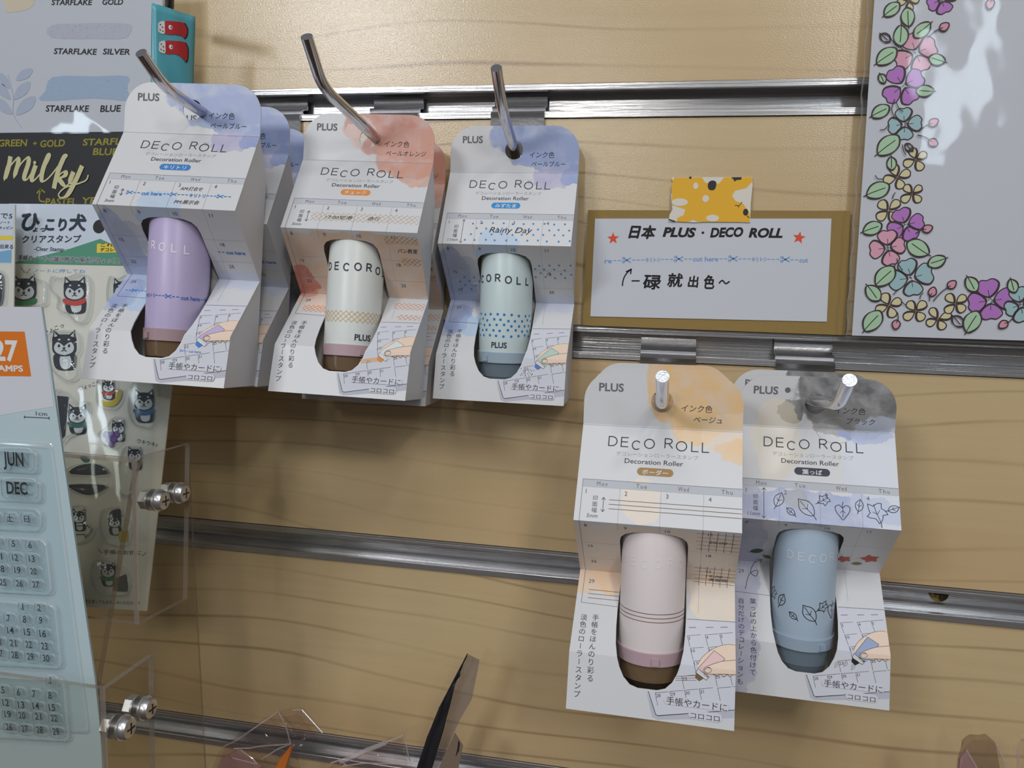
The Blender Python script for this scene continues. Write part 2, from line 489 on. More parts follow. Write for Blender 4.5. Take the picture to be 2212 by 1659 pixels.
def fold(s, v, off=0.0):
    """flat card (s across, v up from the header crease) -> folded card"""
    if off: s = min(max(s, .05), 53.95)
    if v >= 0: return (s - 27, -off, v)
    t = -v; i = max(j for j in range(4) if PT[j] <= t + 1e-9); L = PT[i + 1] - PT[i]; k = (t - PT[i]) / L
    dz, dd = PZ[i + 1] - PZ[i], PD[i + 1] - PD[i]
    return (s - 27, -(PD[i] + dd * k - dz / L * off), PZ[i] + dz * k + dd / L * off)


def wash_card(name, blobs, paper=(217, 218, 221)):
    """white card printed with watercolour blots: (cx, t, rx, rt, colour, strength)"""
    m = bpy.data.materials.new(name); m.use_nodes = True; b = m.node_tree.nodes['Principled BSDF']
    b.inputs['Roughness'].default_value = 0.36; b.inputs['Specular IOR Level'].default_value = 0.5
    uv = N(m, 'ShaderNodeUVMap', uv_map='flat')
    nz = N(m, 'ShaderNodeTexNoise', i_Scale=0.13, i_Detail=5.0, i_Roughness=0.55); lk(m, uv.outputs[0], nz.inputs['Vector'])
    wa = N(m, 'ShaderNodeVectorMath', operation='MULTIPLY_ADD'); wa.inputs[1].default_value = (9, 9, 0)
    sb = N(m, 'ShaderNodeVectorMath', operation='SUBTRACT'); sb.inputs[1].default_value = (.5, .5, .5)
    lk(m, nz.outputs['Color'], sb.inputs[0]); lk(m, sb.outputs[0], wa.inputs[0]); lk(m, uv.outputs[0], wa.inputs[2])
    n2 = N(m, 'ShaderNodeTexNoise', i_Scale=0.16, i_Detail=4.0); lk(m, wa.outputs[0], n2.inputs['Vector'])
    mr = N(m, 'ShaderNodeMapRange', n_1=0.3, n_2=0.7, n_3=0.62, n_4=1.1); lk(m, n2.outputs[0], mr.inputs[0])
    cur = None
    for cx, ct, rx, rt, colr, st in blobs:
        d = N(m, 'ShaderNodeVectorMath', operation='MULTIPLY_ADD'); d.inputs[1].default_value = (1 / rx, 1 / rt, 0); d.inputs[2].default_value = (-cx / rx, ct / rt, 0)
        ln = N(m, 'ShaderNodeVectorMath', operation='LENGTH'); sm = N(m, 'ShaderNodeMapRange', n_1=1.0, n_2=0.955, n_3=0.0, n_4=st)
        lk(m, wa.outputs[0], d.inputs[0]); lk(m, d.outputs[0], ln.inputs[0]); lk(m, ln.outputs['Value'], sm.inputs[0])
        mu = N(m, 'ShaderNodeMath', operation='MULTIPLY', use_clamp=True); lk(m, sm.outputs[0], mu.inputs[0]); lk(m, mr.outputs[0], mu.inputs[1])
        mx = N(m, 'ShaderNodeMixRGB'); mx.inputs[2].default_value = lin(colr); lk(m, mu.outputs[0], mx.inputs[0])
        if cur is None: mx.inputs[1].default_value = lin(paper)
        else: lk(m, cur, mx.inputs[1])
        cur = mx.outputs[0]
    lk(m, cur, b.inputs['Base Color'])
    return m


BL, LV, PBL = (150, 166, 210), (184, 178, 210), (182, 206, 232)
WASH = {
 'blue': wash_card('carton_pale_blue', [(41, -16, 25, 13.5, BL, .95), (46, -8, 22, 8.5, BL, .95), (43, 4, 9, 5.5, LV, .9), (52.5, 2, 6, 5, BL, .95), (24, 38, 9, 11, PBL, .8),
        (4, 62, 8, 26, BL, .75), (12, 50, 9, 8, (180, 186, 200), .7), (28, 67.6, 60, 5, (200, 210, 236), .6), (14, 82, 8, 6, PBL, .95), (3, 80, 7, 9, BL, .5)]),
 'orange': wash_card('carton_salmon', [(44, -15, 28, 15, (204, 134, 114), .95), (46, -2, 16, 12, (208, 148, 128), .9), (24, -11, 6, 6, (228, 205, 196), .8), (50, 6, 9, 7, (210, 158, 138), .8),
        (27, 52, 60, 16, (224, 190, 160), .85), (3, 62, 6, 9, (206, 110, 96), .9), (49, 11.5, 1.6, 1.6, (232, 178, 154), .95), (15, 72, 16, 7, (244, 206, 178), .6)]),
 'beige': wash_card('carton_beige', [(42, -13, 21.5, 15, (236, 196, 142), .95), (38, -2, 8, 9, (238, 202, 150), .9), (52, 2, 12, 9, (240, 214, 182), .7), (54, 8, 9, 4, (238, 198, 146), .8), (22, 27, 7, 8, (246, 226, 200), .7),
        (27, 52, 60, 16, (238, 214, 186), .7), (6, 72, 12, 5, (240, 200, 156), .8), (33, 1.5, 1.2, 1.2, (236, 196, 142), .95), (50, 72, 12, 14, (244, 226, 204), .7)]),
 'grey': wash_card('carton_grey', [(42, -13, 23, 14, (112, 112, 112), .95), (18, -6, 5, 4, (120, 120, 118), .9), (40, -3, 14, 7, (140, 138, 136), .8), (14, 5, 9, 16, (236, 224, 200), .6), (44, 2.6, 10, 2.6, (140, 160, 214), .9),
        (28, 30, 30, 6.5, (158, 172, 214), .85), (50, 15, 14, 22, (206, 218, 240), .5), (20, 27, 5, 3, (170, 168, 166), .7), (3, 60, 9, 40, (176, 178, 206), .7), (3, 104, 7, 16, (176, 176, 204), .7)]),
}


def front_mesh(name, m, parent):
    polys = []
    c = [(0, 0), (54, 0)] + [(43.5 + 10.5 * math.sin(a), HH - 10.5 + 10.5 * math.cos(a)) for a in [RAD(90 - i * 9) for i in range(11)]]
    c += [(10.5 - 10.5 * math.sin(a), HH - 10.5 + 10.5 * math.cos(a)) for a in [RAD(i * 9) for i in range(11)]]
    polys.append([c, [(27 + 3.8 * math.cos(RAD(i * 15)), 8.9 + 3.8 * math.sin(RAD(i * 15))) for i in range(24)]])
    polys.append([[(0, 0), (0, -PT[1]), (54, -PT[1]), (54, 0)]])
    t2, t3, t4 = PT[2], PT[3], PT[4]
    B = [(15, t2), (15, 46), (15.5, 43.2), (17, 41.2), (19.6, 40), (23, 39.6), (29.6, 39.6), (33, 40), (35.6, 41.2), (37.1, 43.2), (37.6, 46), (37.6, t2)]
    polys.append([[(0, -PT[1]), (0, -t2)] + [(s, -t) for s, t in B] + [(54, -t2), (54, -PT[1])]])
    Lc = [(15, t2), (14.7, 82), (14.8, 88), (15.2, 94), (16.0, t3)]; Rc = [(52.6 - s, t) for s, t in Lc]
    polys.append([[(0, -t2), (0, -t3)] + [(s, -t) for s, t in Lc[::-1]]]); polys.append([[(54, -t2)] + [(s, -t) for s, t in Rc] + [(54, -t3)]])
    D = [(16.0, t3), (16.9, 101.6), (18.4, 104.6), (20.6, 106.8), (23.2, 107.6), (29.4, 107.6), (32.0, 106.8), (34.2, 104.6), (35.7, 101.6), (36.6, t3)]
    polys.append([[(0, -t3), (0, -t4), (54, -t4), (54, -t3)] + [(s, -t) for s, t in D[::-1]]])
    bm = bmesh.new()
    for loops in polys:
        ed = []
        for lp in loops:
            vs = [bm.verts.new((a, b, 0)) for a, b in lp]; ed += [bm.edges.new((vs[i], vs[(i + 1) % len(vs)])) for i in range(len(vs))]
        bmesh.ops.triangle_fill(bm, edges=ed, use_beauty=True)
    bmesh.ops.recalc_face_normals(bm, faces=bm.faces)
    for f in bm.faces:
        f.normal_update()
        if f.normal.z < 0: f.normal_flip()
    bmesh.ops.remove_doubles(bm, verts=bm.verts, dist=1e-4)
    uvl = bm.loops.layers.uv.new('flat')
    for f in bm.faces:
        for lp in f.loops: lp[uvl].uv = (lp.vert.co.x, lp.vert.co.y)
    for v in bm.verts: v.co = Vector(fold(v.co.x, v.co.y)) / 1000
    me = bpy.data.meshes.new(name); bm.to_mesh(me); bm.free(); me.materials.append(m); me.materials.append(CARD)
    o = bpy.data.objects.new(name, me); COL.objects.link(o); o.parent = parent
    md = o.modifiers.new('card', 'SOLIDIFY'); md.thickness = 0.00045; md.offset = -1; md.material_offset_rim = 1
    return o


def letter(I, ch, x, y, w, h, sw, m):
    g = lambda L: [(x + a * w, y + b * h) for a, b in L]
    if ch == 'D': I.line(g([(0, 0), (0, 1), (.4, 1)] + [(.4 + .6 * math.sin(RAD(a)), .5 + .5 * math.cos(RAD(a))) for a in range(15, 180, 15)] + [(.4, 0)]), sw, m, True)
    if ch == 'E': I.line(g([(1, 1), (0, 1), (0, 0), (1, 0)]), sw, m); I.line(g([(0, .52), (.92, .52)]), sw, m)
    if ch == 'C': I.line(g([(.5 + .5 * math.cos(RAD(a)), .5 + .5 * math.sin(RAD(a))) for a in range(42, 320, 14)]), sw, m)
    if ch == 'O': I.ell(x + w / 2, y + h / 2, w / 2, h / 2, m, 28, 0, sw)
    if ch == 'R': I.line(g([(0, 0), (0, 1), (.55, 1), (.8, .95), (.95, .75), (.8, .53), (.55, .47), (0, .47)]), sw, m); I.line(g([(.5, .47), (1, 0)]), sw, m)
    if ch == 'L': I.line(g([(0, 1), (0, 0), (1, 0)]), sw, m)


def leaf(I, x, y, L, a, m, kind=0, sw=.2, fillm=None):
    c, q = math.cos(a), math.sin(a); T = lambda P: [(x + (u * c - v * q) * L, y + (u * q + v * c) * L) for u, v in P]
    if kind == 2:
        P = smoothpoly([(-.3, 0), (-.48, .22), (-.34, .48), (0, .42), (.32, .2), (.56, 0), (.32, -.2), (0, -.42), (-.34, -.48), (-.48, -.22)], 3)
    elif kind == 1:
        P = []
        for i in range(20):
            t = 2 * math.pi * (i + .5) / 20; j = i % 4; r = (.3, .5, .42, .34)[j] * (1.05 if abs(math.sin(t)) < .5 else .95)
            P.append((r * math.cos(t), r * math.sin(t)))
    else: P = smoothpoly([(-.5, 0), (-.2, .26), (.15, .27), (.42, .06), (.5, 0), (.42, -.06), (.15, -.27), (-.2, -.26)], 3)
    if fillm: I.fill(T(P), fillm)
    I.line(T(P), sw, m, True); I.line(T([(-.5, 0), (0, .02), (.38, 0)]), sw * .8, m)
    I.line(T([(-.1, .01), (.06, .16)]), sw * .7, m); I.line(T([(-.1, .01), (.06, -.16)]), sw * .7, m); I.line(T([(-.5, 0), (-.72, .05)]), sw, m)


def scissors(I, x, y, s, m):
    I.line([(x + .3 * s, y + .18 * s), (x + 1.1 * s, y - .28 * s)], .16 * s, m); I.line([(x + .3 * s, y - .18 * s), (x + 1.1 * s, y + .28 * s)], .16 * s, m)
    I.ell(x + .14 * s, y + .26 * s, .16 * s, .12 * s, m, 10, .5, .09 * s); I.ell(x + .14 * s, y - .26 * s, .16 * s, .12 * s, m, 10, -.5, .09 * s)


CUTSEQ = [('s', 1.2), ('d', 1.5), ('t', 'cut here', 4.1), ('d', 1.4), ('s', 1.2), ('d', 2.2), ('t', 'キリトリ', 3.2), ('d', 2.0)]


def cutline(I, x, x1, y, s, m, i0=0, tilt=0.0):
    i = i0; xa = x
    while x < x1:
        q = CUTSEQ[i % 8]; w = q[-1] * s; yy = y + (x - xa) * tilt
        if x + w > x1 + .5: break
        if q[0] == 's': scissors(I, x, yy, s, m)
        elif q[0] == 't': I.text(q[1], x + .15 * s, yy - .42 * s, .78 * s, m, w=w - .3 * s, bold=.02)
        else:
            k = max(1, round(q[1] / .7)); st = w / k
            for j in range(k): I.line([(x + j * st + st * .2, yy), (x + j * st + st * .7, yy)], .17 * s, m)
        x += w; i += 1


def lattice(I, x0, x1, yc, h, p, sw, m, back=None):
    if back: I.fill([(x0, yc - h / 2), (x1, yc - h / 2), (x1, yc + h / 2), (x0, yc + h / 2)], back)
    I.layer += .1; dx = h * 1.05; k = x0 - dx
    while k < x1:
        for q, sg in ((0, 1), (.1, -1)):
            u0, u1 = max(x0, k), min(x1, k + dx)
            if u1 - u0 > .1:
                f = lambda u: (u, yc + sg * h * ((u - k) / dx - .5)); I.layer += q; I.line([f(u0), f(u1)], sw, m); I.layer -= q
        k += p
    I.layer -= .1


def dots(I, x0, x1, yc, h, r, m, seed=1, n=4, dx=2.4):
    R = random.Random(seed); x = x0; k = 0
    while x < x1:
        for j in range(n):
            yy = yc - h / 2 + h * (j + .5) / n + R.uniform(-.3, .3); xx = x + (dx / 2 if j % 2 else 0) + R.uniform(-.35, .35)
            if x0 <= xx <= x1: I.ell(xx, yy, r, r, m, 12)
        x += dx


DARK = ink('dark', (58, 60, 68)); GREY = ink('grey', (112, 112, 116)); LGREY = ink('light_grey', (176, 178, 184)); BAND = ink('calendar_band', (196, 200, 208))
BLACK = ink('black', (34, 33, 36)); WHITE = ink('white', (232, 232, 234)); BLUE = ink('blue', (64, 134, 206)); ORANGE = ink('orange', (232, 146, 66)); TAN = ink('tan', (176, 140, 92))
BROWN = ink('brown', (120, 88, 70)); ORL = ink('pale_orange', (222, 186, 150)); SKIN = ink('skin', (240, 216, 196)); PAGE = ink('page_white', (214, 216, 226)); BADGE_DARK = ink('badge_dark', (66, 70, 82))
DOTB = ink('dot_blue', (70, 150, 212)); GREENL = ink('leaf_green', (60, 92, 48)); REDL = ink('leaf_red', (196, 92, 78)); OLIVE = ink('leaf_olive', (140, 128, 80)); SHAD = ink('page_shade', (190, 192, 206))
VAR = {
 'scissor': dict(wash='blue', ink='ペールブルー', name='キリトリ', badge=BLUE, width='3mm', body=ink('lavender', (196, 184, 222)), tip=BLUE),
 'check': dict(wash='orange', ink='ペールオレンジ', name='チェック', badge=ORANGE, width='5mm', body=ink('white_body', (226, 232, 232)), tip=ORANGE),
 'dot': dict(wash='blue', ink='ペールブルー', name='みずたま', badge=ink('badge_blue', (58, 150, 218)), width='11mm', body=ink('mint', (190, 214, 206)), tip=ink('tip_blue', (90, 128, 196))),
 'border': dict(wash='beige', ink='ベージュ', name='ボーダー', badge=TAN, width='5mm', body=ink('pink', (234, 200, 198)), tip=ink('tip_brown', (120, 98, 66))),
 'leaf': dict(wash='grey', ink='ブラック', name='葉っぱ', badge=BADGE_DARK, width='11mm', body=ink('greyblue', (160, 174, 208)), tip=BLACK),
}
LETX = [('D', 9.5, 2.8, 0), ('E', 13.8, 2.3, -.1), ('C', 17.6, 2.8, -.9), ('O', 21.7, 3.3, -.25), ('R', 28.6, 2.5, .3), ('O', 32.4, 3.4, -.5), ('L', 37.5, 2.1, -.45), ('L', 41.0, 2.1, -.5)]


def hp(px, py):
    """flat card coordinates of a point of the calendar drawing"""
    s = (px - 103) / 1237 * 54; t = PT[2] + (py - 482) / 630 * 31 if py < 1112 else PT[3] + (py - 1112) / 455 * 18.4
    return (s, -t)


def package(kind, pos, rot, label, group=None):
    V = VAR[kind]
    M = Matrix.Translation(wm(pos)) @ (Matrix.Rotation(RAD(rot[2]), 4, 'Z') @ Matrix.Rotation(RAD(rot[1]), 4, 'Y') @ Matrix.Rotation(RAD(rot[0]), 4, 'X'))
    root = tag(empty('roller_package', M), label, 'package', group)
    fp = front_mesh('front_panel', WASH[V['wash']], root)
    for x in (-26.85, 26.45):
        P = [(x, -PD[i] + .5, PZ[i] + (-.6 if i == 0 else 0)) for i in range(5)] + [(x, 7.5, -93.8), (x, 7.5, -13)]
        MB().slab(P, (1, 0, 0), .4).build('side_panel', CARD, root)
    MB().box(-26.4, 26.4, 7.1, 7.5, -93.6, -13).build('back_panel', CARDG, root)
    pr = lambda I, n: I.build(n, fold, fp, cuts=CUTS)
    # header and title
    I = Ink(); I.text('PLUS', 5.1, HH - 6.9, 2.75, GREY, w=8.6, bold=.025)
    I.text('インク色', 33.6, HH - 12.7, 2.3, DARK, w=10.2, shear=.15); I.text(V['ink'], 37.8 if len(V['ink']) < 5 else 34.5, HH - 16.3, 2.1, DARK, w=2.35 * len(V['ink']), shear=.15)
    for c, x, w, dy in LETX: letter(I, c, x, -7.85 + dy, w, 3.15 if c == 'C' else 3.4, .36, DARK)
    I.text('デコレーションローラースタンプ', 12.4, -11.2, 1.45, LGREY, w=27.4); I.text('Decoration Roller', 15.4, -13.9, 1.7, DARK, w=19.5, bold=.004)
    I.line([(0.2, -.35), (53.8, -.35)], .14, LGREY)
    if kind == 'leaf': I.ell(17, HH - 5.2, 1.0, 1.0, GREY)
    if kind == 'leaf': I.ell(34, -.5, 6.5, 4.8, LGREY, 30, 0, .14)
    pr(I, 'title_lettering')
    I = Ink(); I.rrect(19.8, -18.0, 31.8, -15.2, 1.38, V['badge']); I.layer = 1
    I.text(V['name'], 25.8, -17.55, 1.75, WHITE, w=2.0 * len(V['name']) + .6, align='C', bold=.02); pr(I, 'name_badge')
    # calendar
    I = Ink(); I.fill([(1.9, -20.6), (54, -20.6), (54, -23.3), (1.9, -23.3)], BAND); I.layer = 1
    for L in ([(1.9, -20.6), (54, -20.6)], [(1.9, -20.6), (1.9, -80.4)], [(1.9, -80.4), (16, -80.8)]): I.line(L, .13, GREY)
    for x in (14.6, 28.2, 41.9): I.line([(x, -23.3), (x, -80)], .09, LGREY) if x > 40 else I.line([(x, -23.3), (x, -39)], .09, LGREY)
    for t in (48.5, 58.5):
        I.line([(1.9, -t), (15, -t)], .09, LGREY); I.line([(37.8, -t), (54, -t)], .09, LGREY)
    for x, d in ((8.5, 'Mon'), (21.6, 'Tue'), (35.3, 'Wed'), (49.2, 'Thu')): I.text(d, x, -22.7, 1.5, GREY, w=3.5, align='C', space=1.3)
    for x, t, n in ((3.2, 25.6, '1'), (16.2, 25.6, '2'), (29.8, 25.6, '3'), (43.4, 25.6, '4'), (3.4, 38.4, '8'), (16.6, 38.4, '9'), (30, 38.4, '10'), (43.6, 38.4, '11'), (4, 51.3, '15'), (43.6, 51.3, '18'),
                    (4.3, 61.6, '22'), (43.8, 61.6, '25'), (3.6, 72.6, '29')):
        if kind == 'leaf' and n in ('15', '22', '18', '25'): continue
        I.text(n, x, -t, 1.5, GREY, align='L')
    h = 11 if V['width'] == '11mm' else (3 if kind == 'scissor' else 5)
    tc = 29.2
    for j, c in enumerate('印面幅'): I.text(c, 6.6, -(tc - 1.4 + 2.1 * j), 1.6, GREY, align='C')
    I.text(V['width'], 6.0, -(tc + 4.7), 1.3, GREY, align='C', shear=.2); I.arrow2(9.4, -(tc - h / 2), -(tc + h / 2), DARK, .16)
    if kind == 'scissor':
        cutline(I, 11.2, 54, -tc, 2.05, BLUE); I.text('AM:打合せ', 31, -tc + 2.1, 1.7, DARK, w=8.5, shear=.2); I.text('PM:展示会', 30.5, -tc - 4.0, 1.7, DARK, w=9.5, shear=.2)
        cutline(I, 41.5, 54, -PT[2] + 13.5, 1.95, BLUE, 1); cutline(I, 3.5, 15, -76.8, 1.9, BLUE, 3)
    if kind == 'check':
        lattice(I, 11, 54, -tc, 4.2, 2.1, .12, ORL); I.text('17:00空港', 16.5, -tc - .9, 1.7, DARK, w=11, shear=.2); I.text('旅行', 33.5, -tc - .9, 1.7, DARK, w=5, shear=.2)
        lattice(I, 40.5, 53.5, -38.8, 3.6, 2.0, .12, TAN); I.text('パン教室', 45, -44.6, 1.9, DARK, w=8, shear=.2); lattice(I, 46, 53.5, -49, 3.6, 2.0, .12, TAN)
        lattice(I, 4, 15, -76.8, 4.0, 2.0, .12, ORANGE); lattice(I, 41, 53.5, -72.5, 4, 2.0, .12, ORANGE); lattice(I, 44, 53.5, -79, 3, 2.0, .12, ORANGE)
    if kind == 'dot':
        dots(I, 11, 53.6, -tc, 10.5, .42, DOTB, 3, 4, 4.2); I.text('Rainy Day', 20.5, -tc - .4, 2.6, DARK, w=17.5, shear=.25)
        dots(I, 38.5, 53.6, -49, 9, .42, DOTB, 5, 4, 4.2); dots(I, 6, 14.6, -57, 9, .42, DOTB, 6, 4, 4.2)
    if kind == 'border':
        for j in range(3): I.line([(11.3, -(27.4 + 1.55 * j)), (53.8, -(27.4 + 1.55 * j))], .16, BROWN); I.line([(4, -(75.2 + 1.6 * j)), (15, -(75.2 + 1.6 * j))], .16, BROWN)
        for y0, n in ((-36.3, '20:00〜'), (-58, '19:00〜')):
            for j in range(5): I.line([(40 + (.5 if j % 2 else 0), y0 - j * 2.3 - 1), (53.8, y0 - j * 2.3 - 1.2)], .14, BROWN); I.line([(42 + j * 2.4, y0 + .4), (41.8 + j * 2.4, y0 - 11.5)], .14, BROWN)
            I.text(n, 44, y0 - 6.5, 1.6, DARK, w=8.5, shear=.2)
        I.text('美容院', 45, -67, 1.8, DARK, w=6.5, shear=.2)
    if kind == 'leaf':
        for x, y, L, a, k in ((14.5, 1.6, 5.5, 1.2, 0), (18.4, -2.4, 3.6, 2.4, 0), (23.5, -.5, 7.5, 2.3, 0), (29.5, 2.6, 4.4, .6, 1), (35.5, -1.2, 5, -1.57, 2), (41, 1.6, 4.4, 1.4, 0), (46.5, -.4, 7.5, 1.9, 1), (52, 1.2, 4, .4, 0)):
            leaf(I, x, -tc + y, L, a, BLACK, k, .2)
        leaf(I, 9.5, -58.5, 5, .5, BLACK, 0, .15, GREENL); leaf(I, 13.6, -62.5, 3.4, -.6, BLACK, 0, .15, OLIVE); leaf(I, 40, -59, 5, .3, REDL, 1, .15, REDL); leaf(I, 48.5, -57, 6, .1, REDL, 1, .15, REDL); leaf(I, 45, -61.5, 3.6, .2, OLIVE, 0, .12, OLIVE)
        I.line(smoothpoly([(6, -79), (7.5, -73), (10.5, -71), (10, -73.5), (8, -72), (9.5, -68), (12, -65)], 4, False), .2, DARK); I.line([(9.8, -65), (12, -65), (11.6, -67.3)], .2, DARK)
    pr(I, 'calendar_print')
    I = Ink()
    if kind == 'leaf': I.vtext('葉っぱの上から色付けて', 8.6, -84.5, 2.0, 2.6, DARK); I.vtext('自分だけのデコレーションも', 4.4, -84.8, 2.0, 2.45, DARK)
    else: I.vtext('手帳をほんのり彩る', 7.5, -86.5, 2.1, 2.6, DARK); I.vtext('淡色のローラースタンプ', 3.5, -86.8, 2.1, 2.6, DARK)
    pr(I, 'side_lettering')
    # calendar page and hand
    I = Ink(); TL = (26.7, -108.2); BLc = (29.3, -115.3)
    I.fill([(26.0, -108), (28.3, -115.9), (30, -116.6), (54, -113), (54, -110.6), (29.6, -115.3)], SHAD)
    I.fill([(38.3, -82.6), (54, -81.9), (54, -110.6), (30.2, -115.4), (29.4, -115.1), TL, (28, -107.9), (31.9, -107.3), (34.5, -104.8), (36.0, -101.8), (36.9, -98.6), (37.7, -93.5), (38.1, -86.5)], PAGE); I.layer = 1
    I.line([(38.3, -82.6), (54, -81.9)], .15, DARK); I.line([TL, (29.4, -115.1), (30.2, -115.4), (54, -110.6)], .2, DARK)
    for r, c, n in ((0, 3, '3'), (0, 4, '4'), (0, 5, '5'), (1, 3, '10'), (1, 4, '11'), (2, 3, '17'), (3, 2, '23'), (3, 4, '25'), (4, 0, '28'), (4, 1, '29'), (4, 2, '30'), (4, 3, '31'), (4, 4, ''), (4, 5, ''), (3, 5, ''), (1, 5, '')):
        x = 42.8 + (c - 3) * 4.63 + (r - 4) * 1.07 + (1.1 if c > 3 else 0); y = -(105.5 - (c - 3) * .97 + (r - 4) * 4.23)
        if x > 53.5: continue
        xe = min(53.9, x + 4.2); k = (xe - x) / 4.2
        I.line([(x, y), (xe, y + .88 * k)], .12, DARK)
        if x + 1 < 53.9: I.line([(x, y), (x + .95, y - 3.75)], .12, DARK)
        if n and x < 52: I.text(n, x + .45, y - 1.35, 1.05, DARK, rot=.2)
    for x, y in ((39, -85.6), (44.6, -84.9), (49.3, -84.3)): I.line([(x, y), (x + 2.2, y + .3)], .22, GREY)
    q = lambda L: [hp(*p) for p in L]
    if kind == 'border':
        for j in range(3): I.line(q([(912, 1208 + 16 * j), (1060, 1185 + 18 * j)]), .13, BROWN)
    if kind == 'dot': dots(I, 35.5, 41.5, -104.3, 3, .18, BLACK, 8, 4, 1.2)
    if kind == 'check': I.fill(q([(905, 1205), (1055, 1180), (1060, 1215), (910, 1245)]), ORL)
    if kind == 'scissor': cutline(I, 35.8, 43.5, -104.5, 1.2, BLUE)
    if kind == 'leaf':
        for a in ((36.5, -103.5), (39.5, -102.8), (42, -103.6)): leaf(I, a[0], a[1], 2, 1.2, GREY, 0, .1)
    I.layer = 2; I.fill(q(smoothpoly([(1339, 940), (1290, 938), (1220, 958), (1150, 1000), (1095, 1052), (1068, 1100), (1080, 1120), (1175, 1160), (1260, 1160), (1339, 1140)], 4)), SKIN)
    I.line(q(smoothpoly([(1339, 940), (1290, 938), (1220, 958), (1150, 1000), (1095, 1052), (1068, 1100)], 4, False)), .14, DARK)
    I.layer = 3; I.fill(q([(1185, 993), (1262, 1040), (1190, 1150), (1145, 1195), (1070, 1130)]), V['body']); I.line(q([(1070, 1130), (1185, 993), (1262, 1040), (1190, 1150)]), .14, DARK, False)
    I.fill(q([(1068, 1130), (1150, 1180), (1132, 1210), (1056, 1160)]), WHITE); I.line(q([(1068, 1130), (1150, 1180), (1132, 1210), (1056, 1160)]), .14, DARK, True); I.line(q([(1063, 1145), (1142, 1195)]), .1, DARK)
    I.fill(q([(1056, 1164), (1112, 1200), (1080, 1224), (1050, 1198)]), V['tip'])
    I.layer = 4; th = [(1339, 1042), (1240, 1062), (1165, 1092), (1118, 1118), (1112, 1145), (1130, 1160), (1170, 1158), (1250, 1148), (1339, 1142)]
    I.fill(q(smoothpoly(th, 3)), SKIN); I.layer = 5; I.line(q(smoothpoly(th, 3, False)), .14, DARK); I.ell(*hp(1142, 1133), 1.1, .8, DARK, 14, .3, .12)
    I.line(q(smoothpoly([(1180, 1160), (1210, 1168), (1232, 1150), (1255, 1168), (1278, 1148), (1300, 1160), (1320, 1140)], 3, False)), .13, DARK)
    I.layer = 6; I.rrect(31.8, -111.4, 52.2, -108.7, 1.2, PAGE); I.rrect(39.7, -114.9, 50.2, -112.2, 1.2, PAGE); I.layer = 7
    I.text('手帳やカードに', 32.6, -111.2, 2.3, BLACK, w=19); I.text('コロコロ', 40.4, -114.6, 1.8, BLACK, w=9)
    pr(I, 'usage_illustration')
    return root


